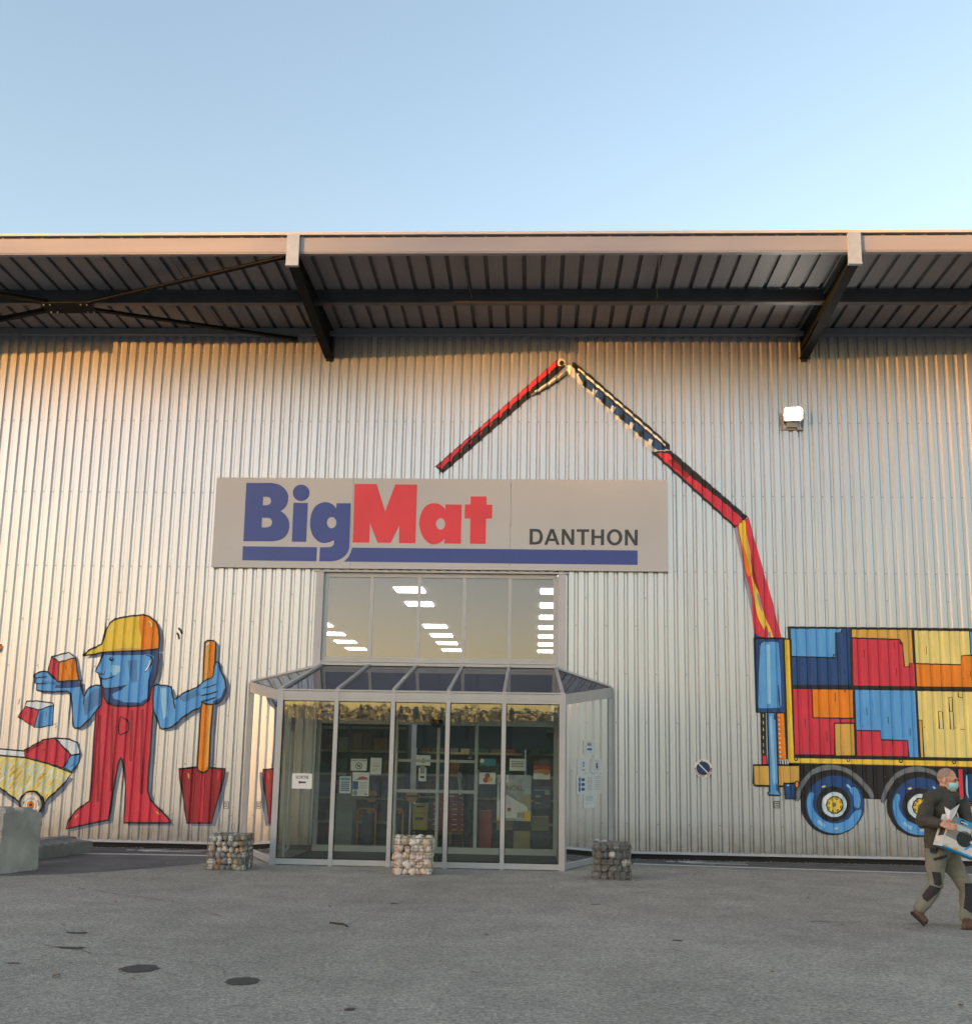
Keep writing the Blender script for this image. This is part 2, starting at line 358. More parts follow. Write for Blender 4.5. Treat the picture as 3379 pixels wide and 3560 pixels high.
# ---------------------------------------------------------------- high window over the porch
WXM = [-3.956, -3.089, -2.184, -1.323, -.452, .389]
Wn = thing('ribbon_window', (-1.78, .05, 3.5), 'wide five pane window with grey frame above the glazed porch', 'window')
wz0, wz1 = 3.60, 5.135
mb = MB(); mb.box(OX0 + .02, OX1 - .02, .03, .11, wz1, OZ1 - .01); mb.box(OX0 + .02, OX1 - .02, .03, .11, 3.52, wz0)
mb.box(OX0 + .016, WXM[0] + .02, .031, .14, wz0 - .05, wz1 + .05); mb.box(WXM[5] - .02, OX1 - .016, .031, .14, wz0 - .05, wz1 + .05); mb.build('frame', M['frame'], Wn)
for x in WXM[1:5]: box('mullion', x - .03, x + .03, .028, .10, wz0 + .001, wz1 - .001, M['frame'], Wn)
for a, b in zip(WXM, WXM[1:]): box('pane', a + .02, b - .02, .062, .070, wz0 - .01, wz1 + .01, M['gl_win'], Wn)
mb = MB(); mb.box(OX0 + .01, OX1 - .01, -.045, .12, 3.495, 3.518); mb.box(OX0 + .01, OX1 - .01, -.035, .1, 3.462, 3.490); mb.box(OX0 + .01, OX1 - .01, -.05, .1, 3.42, 3.455); mb.build('sill', M['frame'], Wn)
mb = MB(); mb.box(OX0 - .13, OX0 + .015, -.042, -.036, 3.40, OZ1 + .01); mb.box(OX1 - .015, OX1 + .13, -.042, -.036, 3.40, OZ1 + .01)
mb.box(OX0 - .01, OX0 + .015, -.035, .16, 3.52, OZ1); mb.box(OX1 - .015, OX1 + .01, -.035, .16, 3.52, OZ1); mb.build('jamb_flashing', M['trim'], Wn)
mb = MB(); mb.box(OX0 - .18, OX1 + .18, -.056, -.043, OZ1 - .005, OZ1 + .03); mb.box(OX0 - .15, OX1 + .15, -.0425, .12, OZ1 - .004, OZ1 + .004); mb.build('head_flashing', M['trim'], Wn)
# ================================================================ entrance porch
PO = thing('glass_porch', (-1.8, -1.25, 0), 'glazed entrance porch with grey aluminium bars and sloping tinted glass roof', 'porch')
PY = -2.53; PX = [-4.13, -3.20, -2.272, -1.372, -.462, .482]
PT0, PT1 = 2.62, 2.775          # header rail
WLx, WRx, WSZ, WTZ = -5.30, 1.455, 3.09, 3.44
RX = [-3.96, -3.085, -2.185, -1.32, -.45, .42]
for i, x in enumerate(PX):
    e = .048 if i in (0, 5) else .034
    mb = MB(); mb.box(x - e, x + e, PY - .05, PY + .05, .0, PT1 + .005); p = mb.build('post', M['frame'], PO)
for i, (a, b) in enumerate(zip(PX, PX[1:])):
    ea = .048 if i == 0 else .034; eb = .048 if i == 4 else .034
    box('bottom_rail', a + ea, b - eb, PY - .035, PY + .035, .012, .10, M['frame'], PO)
    mb = MB(); mb.box(a + ea, b - eb, PY - .042, PY + .035, PT0, PT1); mb.box(a + ea, b - eb, PY - .049, PY - .0425, PT0 + .05, PT0 + .056); mb.build('header_rail', M['frame'], PO)
    box('pane', a + ea - .005, b - eb + .005, PY - .004, PY + .004, .095, PT0 + .005, M['gl_porch'], PO)
    mb = MB(); xa, xb_ = a + ea, b - eb
    for x_ in (xa, xb_ - .012): mb.box(x_, x_ + .012, PY - .012, PY + .012, .101, PT0 - .001)
    for z_ in (.1005, PT0 - .0125): mb.box(xa + .0125, xb_ - .0125, PY - .011, PY + .011, z_, z_ + .012)
    mb.build('gasket', M['black'], PO)
# sloping roof bars and panes
def roofpane(name, pts, m, th=.008):
    v = [Vector(p) for p in pts]; n = (v[1] - v[0]).cross(v[2] - v[0]).normalized()
    if n.z < 0: n = -n
    k = len(v); vs = v + [q + n * th for q in v]
    return mobj(name, vs, [tuple(range(k)), tuple(range(2 * k - 1, k - 1, -1))] + [(i, (i + 1) % k, (i + 1) % k + k, i + k) for i in range(k)], m, PO)
for x, rx in zip(PX, RX):
    MB().bar((x, PY - .01, PT1 + .03), (rx, -.05, WTZ - .005), .055, .06).build('roof_bar', M['frame'], PO)
for i in range(5):
    roofpane('roof_pane', [(PX[i] + .02, PY, PT1 + .01), (PX[i + 1] - .02, PY, PT1 + .01), (RX[i + 1] - .02, -.05, WTZ - .02), (RX[i] + .02, -.05, WTZ - .02)], M['gl_roof'])
box('eaves_bar', PX[0] - .05, PX[5] + .05, PY - .056, PY + .03, PT1 + .006, PT1 + .03, M['frame'], PO)
box('head_bar', RX[0] - .04, RX[5] + .04, -.085, -.044, WTZ - .01, WTZ + .035, M['frame'], PO)
M['sidepost'] = M['frame']
for s, (cx, wx, rx) in enumerate(((PX[0], WLx, RX[0]), (PX[5], WRx, RX[5]))):
    c = Vector((cx, PY, 0)); w = Vector((wx, -.06, 0)); d = (w - c).normalized(); nrm = Vector((d.y, -d.x, 0))
    if s == 0: nrm = -nrm
    L = (w - c).length
    def P(t, z, o=0): q = c + d * t; return (q.x + nrm.x * o, q.y + nrm.y * o, z)
    roofpane('roof_pane', [(cx, PY, PT1 + .01), (rx, -.05, WTZ - .02), (wx, -.05, WSZ)], M['gl_roof'])
    MB().bar((wx, -.04, WSZ + .01), (rx, -.04, WTZ), .04, .05).build('roof_bar', M['frame'], PO)
    # sloping head band
    mb = MB(); zt0, zt1 = PT1 + .012, WSZ; hb = .17
    q = [P(.05, zt0 - hb, -.03), P(L, zt1 - hb - .02, -.03), P(L, zt1, -.03), P(.05, zt0, -.03), P(.05, zt0 - hb, .03), P(L, zt1 - hb - .02, .03), P(L, zt1, .03), P(.05, zt0, .03)]
    mb.add(q, [(0, 1, 2, 3), (7, 6, 5, 4), (0, 4, 5, 1), (1, 5, 6, 2), (2, 6, 7, 3), (3, 7, 4, 0)]); mb.build('side_header', M['frame'], PO)
    MB().bar(P(L - .04, 0), P(L - .04, WSZ - .02), .09, .09, (d.x, d.y, 0)).build('wall_post', M['frame'], PO)
    MB().bar(P(.1, 0), P(.1, PT0), .06, .08, (d.x, d.y, 0)).build('side_post', M['frame'], PO)
    MB().bar(P(.14, .055), P(L - .09, .055), .06, .09).build('side_bottom_rail', M['frame'], PO)
    roofpane('side_pane', [P(.13, .10), P(L - .085, .10), P(L - .085, zt1 - hb - .03), P(.13, zt0 - hb + .005)], M['gl_side'])
    # inner swing door leaf standing ajar inside the porch
    dx = -1 if s == 0 else 1
    hinge = Vector((cx - dx * -.02 + (.10 if s == 0 else -.10), PY + .35, 0))
    far = Vector((-4.30, -.72, 0)) if s == 0 else Vector((1.02, -.42, 0))
    if s == 1: hinge = Vector((.50, -.12, 0))
    e = (far - hinge); LL = e.length; e.normalize()
    ld = thing('porch_door', hinge, 'open glazed door leaf inside the porch on its ' + ('exit side next to the arrow notice' if s == 0 else 'entry side next to the mask notices'), 'door')
    def Q(t, z): q = hinge + e * t; return (q.x, q.y, z)
    mb = MB()
    for t in (.04, LL - .04): mb.bar(Q(t, .04), Q(t, 2.25), .045, .085, (e.x, e.y, 0))
    for z, h in ((.09, .10), (2.21, .09)): mb.bar(Q(.085, z), Q(LL - .085, z), .045, h)
    mb.build('door_frame', M['doorframe'], ld)
    v = [Vector(Q(.08, .13)), Vector(Q(LL - .08, .13)), Vector(Q(LL - .08, 2.17)), Vector(Q(.08, 2.17))]
    mobj('door_pane', v, [(0, 1, 2, 3)], M['gl_door'] if s == 0 else M['gl_leaf'], ld)
    mb = MB(); mb.bar(Q(0, 2.33), Q(LL, 2.33), .05, .12); mb.build('door_transom', M['doorframe'], ld)
box('porch_floor', -4.1, .45, PY + .06, .25, .002, .016, mat('porch_matting', (.055, .066, .06), .9, var=.2, scale=30, bump=.4, bscale=120), PO)
# ---------------------------------------------------------------- sliding door wall under the window
DW = thing('sliding_doors', (-1.78, .08, 0), 'glazed sliding door screen with grey green frame behind the porch', 'door')
DY = .05
dxs = [(-4.03, -3.955), (-2.57, -2.50), (-1.772, -1.715), (-1.062, -1.003), (.396, .47)]
for a, b in dxs: box('door_post', a, b, DY, DY + .08, .0, 3.46, M['doorframe'], DW)
for (_, a), (b, _) in zip(dxs, dxs[1:]):
    box('transom', a, b, DY - .01, DY + .075, 2.345, 2.455, M['doorframe'], DW)
    box('transom', a, b, DY + .005, DY + .07, 2.56, 2.61, M['doorframe'], DW)
    box('threshold', a, b, DY + .003, DY + .07, .017, .13, M['doorframe'], DW)
    box('door_pane', a - .01, b + .01, DY + .03, DY + .036, .12, 2.35, M['gl_door'], DW)
    box('transom_pane', a - .01, b + .01, DY + .03, DY + .036, 2.60, 3.42, M['gl_door'], DW)
    if b < -.9 and a > -2.6:
        box('mid_rail', a, b, DY + .02, DY + .06, 1.10, 1.16, M['doorframe'], DW); box('mid_rail', a, b, DY + .02, DY + .06, 1.66, 1.71, M['doorframe'], DW)
MB().tube([(-1.775, -.02, 2.30), (-1.775, -.02, 2.36), (-1.775, -.02, 2.44)], [.05, .12, .11], 12).build('door_sensor', M['black'], DW)
# ================================================================ interior of the shop
M['ceil'] = mat('shop_ceiling', (.42, .42, .40), .8, var=.04); M['shopwall'] = mat('shop_wall', (.46, .47, .40), .7, var=.05)
M['shopfloor'] = mat('shop_floor', (.16, .145, .12), .55, var=.15, scale=3)
IN = thing('shop_interior', (-1, 18, 0), 'dim shop hall with suspended ceiling seen through the entrance glass', 'interior')
box('shop_floor', -14.1, 13.3, .3, 36.8, -.05, .01, M['shopfloor'], IN)
box('ceiling', -14.1, 13.3, .4, 36.8, 7.04, 7.12, M['ceil'], IN)
mb = MB()
for k in range(60): mb.box(-14.1, 13.3, 10.0 + (k % 2) * .02, 10.2, 2.2 + k * .08, 2.2 + k * .08 + .074)
ME_L = emis('led_panel', (1.0, .98, .95), 1.9)
lpm = MB().box(-.45, .45, -.50, .50, -.02, .0); 
me = bpy.data.meshes.new('ceiling_light'); me.from_pydata(lpm.v, [], lpm.f); me.materials.append(ME_L)
nrow = 0
for xc in (-8.57, -3.92, .68, 5.3):
    for k in range(8):
        y = 10.15 + 3.0 * k
        if xc == -3.92 and k == 3: continue
        o = inst('ceiling_light', me, None, (xc, y, 7.035)); tag(o, 'flat square white lit panel set into the shop ceiling', 'ceiling light', 'lit ceiling panels in the shop')
# lintel soffit / inner lining with horizontal boards just behind the transom
for k in range(9): box('lining_board', -3.9, .38, 1.55 + .012 * (k % 2), 1.62, 2.50 + k * .115, 2.607 + k * .115, M['shopwall'], IN)
M['dkblue'] = mat('bulkhead_blue', (.03, .045, .12), .6)
box('bulkhead', -2.4, .3, 2.3, 2.36, 1.95, 2.75, M['dkblue'], IN)
# ================================================================ facade sign
from mathutils.geometry import tessellate_polygon
def cr(pts, n=6):
    out = []
    for i in range(len(pts) - 1):
        p0 = pts[max(0, i - 1)]; p1 = pts[i]; p2 = pts[i + 1]; p3 = pts[min(len(pts) - 1, i + 2)]
        for k in range(n):
            t = k / n
            out.append(tuple(.5 * (2 * p1[j] + (p2[j] - p0[j]) * t + (2 * p0[j] - 5 * p1[j] + 4 * p2[j] - p3[j]) * t * t + (3 * p1[j] - p0[j] - 3 * p2[j] + p3[j]) * t ** 3) for j in (0, 1)))
    return out + [tuple(pts[-1])]
def crc(pts, n=4):
    q = [pts[-1]] + list(pts) + [pts[0], pts[1]]; full = cr(q, n); return full[n:-n - 1]
def ell(x, y, a, b, n=28): return [(x + a * math.cos(2 * math.pi * k / n), y + b * math.sin(2 * math.pi * k / n)) for k in range(n)]
def plate(name, loops, ya, yb, m, parent):
    """flat plate in the wall plane, front at ya, back at yb; loops[0] outline, the rest holes; points (x,z)"""
    tri = tessellate_polygon([[Vector((x, z, 0)) for x, z in l] for l in loops])
    flat = [p for l in loops for p in l]; n = len(flat)
    v = [(x, ya, z) for x, z in flat] + [(x, yb, z) for x, z in flat]; f = []
    for t in tri:
        a, b, c = (Vector(flat[i]) for i in t)
        f.append(tuple(t) if (b - a).cross(c - a) > 0 else tuple(reversed(t)))
    o = 0
    for l in loops:
        for i in range(len(l)): f.append((o + i, o + (i + 1) % len(l), o + (i + 1) % len(l) + n, o + i + n))
        o += len(l)
    return mobj(name, v, f, m, parent)
M['board'] = mat('sign_board', (.50, .50, .515), .5, var=.03, scale=.8)
M['sblue'] = mat('sign_blue', (.038, .07, .30), .45, var=.05, scale=2); M['sred'] = mat('sign_red', (.74, .04, .06), .45, var=.05, scale=2); M['sgrey'] = mat('sign_grey', (.045, .047, .055), .5)
SY = -.105
FS = thing('facade_sign', (-1.85, SY, 5.3), 'wide light grey shop sign panel with blue and red lettering above the entrance window', 'sign')
def dp(x, y, Y=SY):
    p = on_y(x * 1.80117, y * 1.80117, Y); return p.x, p.z
tl, tr, bl, br = dp(415, 920), dp(1290, 928), dp(412, 1095), dp(1288, 1103)
zt, zbm = (tl[1] + tr[1]) / 2, (bl[1] + br[1]) / 2; xl, xr_ = (tl[0] + bl[0]) / 2, (tr[0] + br[0]) / 2
xs = [xl, dp(680, 1000)[0], dp(985.5, 1000)[0], xr_]
for a, b in zip(xs, xs[1:]): box('panel', a + .003, b - .003, SY, SY + .035, zbm, zt, M['board'], FS)
mb = MB()
for z in (zt - .12, (zt + zbm) / 2, zbm + .12): mb.box(xl + .1, xr_ - .1, SY + .036, -.036, z - .03, z + .03)
mb.build('mounting_rail', M['darkframe'], FS)
S1, S2, S3 = crop(820, 1660, 1876 / 440, SY), crop(1200, 1660, 1876 / 540, SY), crop(1800, 1780, 1876 / 460, SY)
def lt(fn, m, *loops): plate('letter', [[fn(*p) for p in l] for l in loops], SY - .004, SY - .0005, m, FS)
lt(S1, M['sblue'], [(160, 80)] + cr([(530, 80), (640, 105), (720, 160), (770, 235), (780, 310), (765, 390), (725, 455), (668, 498)]) + cr([(668, 499), (730, 545), (780, 620), (797, 700), (785, 790), (740, 870), (660, 925), (540, 947)]) + [(115, 945)],
   [(410, 288)] + cr([(470, 288), (510, 305), (525, 350), (510, 392), (465, 412)]) + [(402, 412)], [(392, 597)] + cr([(460, 597), (515, 610), (540, 660), (520, 715), (465, 740)]) + [(385, 740)])
lt(S1, M['sblue'], [(857, 375), (1070, 378), (1046, 954), (832, 952)]); lt(S1, M['sblue'], ell(971, 228, 124, 122))
lt(S1, M['sblue'], [(1495, 382), (1706, 382)] + cr([(1685, 1030), (1665, 1100), (1610, 1170), (1530, 1220), (1430, 1242), (1370, 1243)]) + [(1240, 1243), (1250, 1035)] + cr([(1380, 1033), (1430, 1020), (1455, 985), (1457, 950), (1446, 928)]) + cr([(1445, 929), (1400, 955), (1310, 972), (1230, 950), (1150, 870), (1110, 760), (1104, 660), (1125, 530), (1180, 430), (1260, 380), (1340, 366), (1410, 385), (1460, 420), (1490, 462)]), ell(1422, 670, 70, 83))
lt(S2, M['sred'], [(117, 78), (382, 80), (484, 408), (606, 84), (870, 86), (850, 795), (650, 793), (655, 580), (550, 791), (393, 789), (302, 555), (292, 787), (92, 786)])
lt(S2, M['sred'], [(1210, 325), (1408, 327), (1397, 800), (1197, 798)] + cr([(1203, 740), (1150, 785), (1075, 808), (1000, 785), (930, 700), (895, 570), (915, 440), (970, 350), (1040, 315), (1100, 313), (1160, 335), (1210, 380)]), ell(1153, 561, 55, 69))
lt(S2, M['sred'], [(1516, 229), (1706, 229), (1708, 328), (1776, 329), (1773, 497), (1702, 499), (1697, 802), (1507, 800), (1512, 497), (1442, 495), (1446, 325), (1514, 325)])
lt(S3, M['sgrey'], [(168, 240)] + cr([(260, 240), (320, 258), (355, 350), (325, 440), (250, 463)]) + [(165, 463)], [(213, 278)] + cr([(262, 278), (300, 300), (310, 350), (295, 405), (255, 425)]) + [(211, 426)])
lt(S3, M['sgrey'], [(458, 242), (510, 242), (592, 466), (547, 466), (530, 415), (437, 412), (418, 465), (374, 465)], [(485, 295), (512, 376), (452, 376)])
lt(S3, M['sgrey'], [(623, 242), (668, 243), (757, 390), (757, 246), (800, 246), (798, 467), (755, 467), (662, 320), (660, 467), (619, 466)])
lt(S3, M['sgrey'], [(834, 245), (1011, 246), (1011, 283), (945, 283), (943, 469), (898, 469), (899, 282), (834, 282)])
lt(S3, M['sgrey'], [(1043, 247), (1088, 247), (1087, 335), (1177, 336), (1177, 248), (1222, 248), (1220, 471), (1175, 471), (1176, 373), (1086, 373), (1086, 470), (1041, 470)])
lt(S3, M['sgrey'], ell(1370, 359, 110, 116), ell(1370, 359, 63, 78))
lt(S3, M['sgrey'], [(1517, 250), (1562, 250), (1653, 400), (1655, 252), (1698, 252), (1696, 475), (1652, 475), (1558, 325), (1558, 474), (1515, 474)])
plate('underline', [[S1(*p) for p in [(108, 1020), (1206, 1033), (1196, 1242), (100, 1228)]]], SY - .004, SY - .0005, M['sblue'], FS)
plate('underline', [[S1(*p) for p in cr([(1728, 1040), (1705, 1110), (1660, 1190), (1600, 1247)])] + [S3(1695, 750), S3(1695, 545)]], SY - .004, SY - .0005, M['sblue'], FS)

# ================================================================ murals painted on the corrugated cladding
PAL = dict(red=(.62, .035, .07), dred=(.30, .012, .025), lblue=(.10, .36, .74), mblue=(.07, .22, .47), dblue=(.014, .065, .22), yel=(.84, .60, .06), yel2=(.80, .68, .24), org=(.80, .24, .01), gold=(.66, .40, .085), white=(.74, .80, .84),
           blk=(.012, .012, .016), grey=(.16, .18, .20), shad=(.17, .21, .29), cream=(.66, .50, .34), hub=(.55, .72, .82), silver=(.50, .55, .58), bgrey=(.24, .31, .40), teal=(.22, .33, .34), straw=(.64, .62, .40), hi=(.30, .58, .82))
PK = list(PAL)
for k in PK: M['p_' + k] = mat('paint_' + k, PAL[k], .5, var=.10, scale=2.2, stretch=(2.2, 1, .8), detail=6)
def stroke(pts, w, closed=False):
    """ribbon quads along a polyline (x,z)"""
    P = [Vector(p) for p in pts]
    if closed: P = P + [P[0], P[1]]
    out = []; rr = []
    for i, p in enumerate(P):
        a = P[max(0, i - 1)]; b = P[min(len(P) - 1, i + 1)]; d = (b - a)
        d = d.normalized() if d.length > 1e-9 else Vector((1, 0)); n = Vector((-d.y, d.x))
        ww = w * (1 + .28 * mnoise.noise(Vector((p.x * 3.1, p.y * 3.1, 7))))
        if closed is False and i in (0, len(P) - 1): ww *= .45
        rr.append((p + n * ww / 2, p - n * ww / 2))
    for (a, b), (c, d) in zip(rr, rr[1:]): out.append([a, c, d, b])
    return out
class Paint:
    def __init__(s, fn): s.fn = fn; s.items = []; s.ly = 0
    def fill(s, col, pts, smooth=0, holes=()):
        q = crc(pts, smooth) if smooth else pts
        loops = [[s.fn(*p) for p in q]] + [[s.fn(*p) for p in h] for h in holes]
        tri = tessellate_polygon([[Vector((x, z, 0)) for x, z in l] for l in loops]); flat = [p for l in loops for p in l]
        s.items.append((s.ly, col, [[flat[i] for i in t] for t in tri])); s.ly += 1; return s
    def line(s, pts, w=.03, col='blk', closed=False, smooth=3):
        q = [s.fn(*p) for p in pts]
        if smooth: q = (crc(q, smooth) if closed else cr(q, smooth))
        s.items.append((s.ly, col, stroke(q, w, closed))); s.ly += 1; return s
    def out(s, col, pts, w=.03, smooth=3, lc='blk'):
        s.fill(col, pts, smooth); return s.line(pts, w, lc, True, smooth)
    def build(s, name, parent, base=0, label=None):
        bm = bmesh.new(); used = sorted({c for _, c, _ in s.items}, key=PK.index); mi = {c: i for i, c in enumerate(used)}
        lo, hi = 1e9, -1e9
        for ly, c, polys in s.items:
            for p in polys:
                vs = [bm.verts.new((x, -(base + ly) * .0005 - .0045, z)) for x, z in p]; lo = min(lo, *[x for x, _ in p]); hi = max(hi, *[x for x, _ in p])
                try: f = bm.faces.new(vs)
                except ValueError: continue
                f.material_index = mi[c]
        for x in folds(lo, hi): bmesh.ops.bisect_plane(bm, geom=bm.verts[:] + bm.edges[:] + bm.faces[:], plane_co=(x, 0, 0), plane_no=(1, 0, 0))
        for v in bm.verts: v.co.y += prof_y(v.co.x)
        bm.normal_update()
        fl = [f for f in bm.faces if f.normal.y > 0]
        bmesh.ops.reverse_faces(bm, faces=fl)
        me = bpy.data.meshes.new(name); bm.to_mesh(me); bm.free()
        for c in used: me.materials.append(M['p_' + c])
        o = reg(bpy.data.objects.new(name, me), parent)
        if label: o['label'] = label
        return o
A = crop(0, 2080, 1876 / 850, -.02); B = crop(2500, 2100, 1876 / 879, -.02); BM = crop(1460, 1200, 1876 / 1240, -.02); BL = crop(2440, 1780, 1375 / 320, -.02)
def sh(pts, dx=30, dy=20): return [(x + dx, y + dy) for x, y in pts]
cap = [(643, 440), (690, 400), (740, 375), (790, 352), (803, 300), (820, 235), (855, 188), (890, 160), (985, 140), (1110, 128), (1150, 140), (1195, 175), (1222, 225), (1230, 300), (1225, 388), (1100, 402), (960, 407), (800, 415), (720, 432)]
face = [(800, 412), (775, 490), (736, 562), (765, 575), (778, 625), (782, 665), (802, 690), (806, 760), (830, 800), (880, 822), (1000, 828), (1100, 820), (1145, 780), (1160, 690), (1185, 650), (1210, 580), (1222, 480), (1222, 395), (1000, 405)]
over = [(785, 680), (800, 680), (808, 760), (830, 805), (880, 825), (1000, 830), (1100, 822), (1148, 780), (1160, 690), (1188, 680), (1182, 850), (1170, 1000), (1160, 1180), (1145, 1350), (1140, 1480), (1160, 1550), (1230, 1620), (1290, 1680), (1312, 1722), (1200, 1723), (958, 1722), (965, 1600), (968, 1450), (955, 1300), (945, 1240), (935, 1220), (920, 1250), (895, 1350), (870, 1480), (855, 1600), (838, 1700), (700, 1728), (580, 1755), (515, 1770), (530, 1710), (570, 1650), (620, 1605), (695, 1555), (705, 1450), (715, 1300), (730, 1050), (745, 870), (780, 800), (785, 740)]
larm = [(780, 672), (720, 672), (680, 700), (655, 750), (640, 740), (625, 650), (610, 630), (450, 640), (380, 568), (320, 565), (272, 585), (268, 605), (280, 615), (270, 640), (290, 662), (288, 690), (300, 710), (400, 718), (530, 715), (548, 760), (560, 870), (572, 985), (600, 995), (640, 980), (740, 870), (778, 810), (782, 740)]
rarm = [(1188, 675), (1240, 668), (1310, 678), (1325, 720), (1340, 780), (1380, 750), (1440, 715), (1515, 685), (1535, 665), (1600, 620), (1640, 600), (1650, 520), (1665, 490), (1685, 500), (1690, 550), (1720, 600), (1735, 650), (1735, 720), (1700, 790), (1640, 815), (1580, 810), (1555, 790), (1550, 835), (1490, 860), (1400, 920), (1330, 985), (1270, 1000), (1235, 995), (1200, 900), (1182, 840)]
h_up = [(1578, 340), (1600, 324), (1640, 324), (1662, 340), (1655, 490), (1646, 640), (1560, 700), (1570, 480)]
h_lo = [(1550, 790), (1642, 800), (1620, 1050), (1610, 1290), (1600, 1320), (1560, 1338), (1525, 1320), (1520, 1290), (1535, 1050)]
blade = [(1378, 1310), (1520, 1295), (1610, 1300), (1730, 1310), (1720, 1370), (1680, 1530), (1625, 1725), (1440, 1725), (1420, 1590), (1385, 1380)]
bk1 = [(405, 450), (535, 415), (582, 455), (613, 628), (455, 638), (378, 560)]; bk2 = [(195, 828), (215, 790), (290, 788), (405, 803), (413, 820), (410, 970), (330, 990), (270, 992), (145, 910)]
w = Paint(A)
for s_ in (cap, face, over, larm, rarm, h_up, h_lo, blade): w.fill('shad', sh(s_, 30, 22))
w.fill('shad', sh(bk1, 26, 12)); WM = w.build('worker_mural', WH, 0, 'painted blue skinned builder in red overalls and yellow cap holding a shovel and a brick')
b0 = 12
p = Paint(A); p.fill('org', h_up).fill('gold', [(1590, 345), (1612, 335), (1602, 640), (1575, 660)]).line(h_up, .03, 'blk', True, 0).fill('org', h_lo).fill('gold', [(1600, 820), (1625, 820), (1600, 1290), (1575, 1300)]).line(h_lo, .03, 'blk', True, 0).line([(1590, 365), (1600, 345), (1618, 350)], .02, 'white')
p.build('shovel_handle', WM, b0)
p = Paint(A); p.fill('dred', blade).fill('red', [(1545, 1340), (1570, 1345), (1555, 1715), (1525, 1715)]).line(blade, .032, 'blk', True, 0).line([(1450, 1340), (1455, 1385)], .03, 'gold').line([(1685, 1330), (1675, 1385)], .03, 'red').line([(1520, 1296), (1530, 1325), (1560, 1340), (1595, 1325), (1608, 1298)], .025)
p.build('shovel_blade', WM, b0 - 4)
p = Paint(A); p.fill('lblue', larm).fill('mblue', [(645, 800), (720, 700), (778, 690), (778, 800), (700, 860), (660, 905)]).fill('dblue', [(450, 642), (612, 634), (626, 680), (520, 690), (420, 690)]).line(larm, .03, 'blk', True, 2).line([(655, 750), (648, 800), (645, 815)], .028).line([(272, 612), (330, 606), (372, 600)], .024).line([(280, 655), (330, 656), (378, 655)], .024).line([(330, 640), (400, 650), (470, 660)], .05, 'mblue')
p.build('arm', WM, b0 + 8); p = Paint(A)
p.fill('lblue', rarm).fill('hi', [(1230, 690), (1280, 690), (1290, 900), (1260, 930)]).fill('dblue', [(1640, 790), (1700, 760), (1728, 690), (1735, 720), (1700, 790), (1640, 815)]).fill('mblue', [(1380, 765), (1515, 700), (1540, 740), (1420, 800)]).line(rarm, .03, 'blk', True, 2).line([(1335, 780), (1343, 815), (1350, 848)], .028).line([(1560, 692), (1620, 675), (1668, 660)], .024).line([(1548, 748), (1620, 732), (1672, 716)], .024).line([(1560, 790), (1620, 775), (1665, 760)], .024)
p.build('arm', WM, b0 + 8)
p = Paint(A); p.fill('red', [(405, 450), (463, 490), (455, 638), (378, 560)]).fill('org', [(463, 490), (580, 458), (613, 628), (455, 638)]).fill('white', [(405, 450), (535, 415), (582, 456), (463, 492)])
for q in ([(405, 450), (463, 490), (455, 638), (378, 560)], [(463, 490), (580, 458), (613, 628), (455, 638)], [(405, 450), (535, 415), (582, 456), (463, 492)]): p.line(q, .026, 'blk', True, 0)
for q in ([(505, 510), (512, 545)], [(553, 490), (558, 530)], [(540, 590), (540, 630)], [(440, 515), (442, 545)]): p.line(q, .018, 'blk', False, 0)
p.build('held_brick', WM, b0 + 22)
p = Paint(A); p.fill('red', over)
for x_, y0, y1 in ((1010, 860, 1250), (860, 840, 1480), (760, 900, 1560), (1090, 850, 1500)): p.fill('dred', [(x_, y0), (x_ + 20, y0), (x_ + 10, y1), (x_ - 12, y1)])
p.line(over, .032, 'blk', True, 0).line([(912, 1040), (920, 918), (955, 920), (985, 945), (992, 985), (985, 1020), (960, 1035)], .022, 'blk', True, 2).line([(585, 1690), (590, 1672), (610, 1662)], .02, 'gold').line([(1205, 1635), (1230, 1660)], .025, 'gold')
p.build('overalls', WM, b0)
p = Paint(A); p.fill('lblue', face).fill('dblue', [(800, 414), (1000, 406), (1222, 395), (1222, 480), (1210, 580), (1185, 650), (1162, 690), (1150, 770), (1135, 790), (1142, 640), (1165, 540), (1185, 450), (1165, 432), (1000, 438), (806, 436)])
p.fill('dblue', [(803, 692), (900, 684), (985, 665), (930, 705), (858, 738), (880, 770), (960, 798), (1080, 800), (1130, 770), (1148, 775), (1100, 820), (1000, 828), (880, 822), (830, 800), (808, 760)]).fill('mblue', [(985, 480), (1060, 470), (1060, 640), (1010, 650)]).fill('hi', [(860, 510), (930, 520), (930, 560), (880, 600), (850, 560)])
p.line(face, .03, 'blk', True, 0).line([(780, 610), (800, 620), (840, 615), (887, 592)], .026).line([(1115, 570), (1150, 530), (1174, 480), (1160, 447), (1128, 440)], .02, 'blk').line([(1120, 560), (1148, 520), (1160, 470)], .02, 'white').fill('blk', ell(860, 468, 15, 15, 14)).fill('white', ell(864, 462, 4, 4, 8)).line([(772, 580), (800, 582), (810, 560)], .022, 'dblue').line([(800, 690), (880, 688), (975, 668)], .018)
p.build('head', WM, b0 + 6)
p = Paint(A); p.fill('yel', cap).fill('org', [(1075, 133), (1110, 128), (1150, 140), (1195, 175), (1222, 225), (1230, 300), (1225, 388), (1085, 400), (1092, 300), (1072, 220)]).fill('yel2', [(850, 262), (868, 215), (885, 210), (872, 250), (858, 268)]).fill('gold', [(880, 390), (1000, 380), (1085, 385), (1085, 402), (960, 407), (860, 410)]).line(cap, .032, 'blk', True, 0).line([(1150, 175), (1168, 195), (1168, 222)], .03, 'yel2')
p.build('cap', WM, b0 + 12)
p = Paint(A)
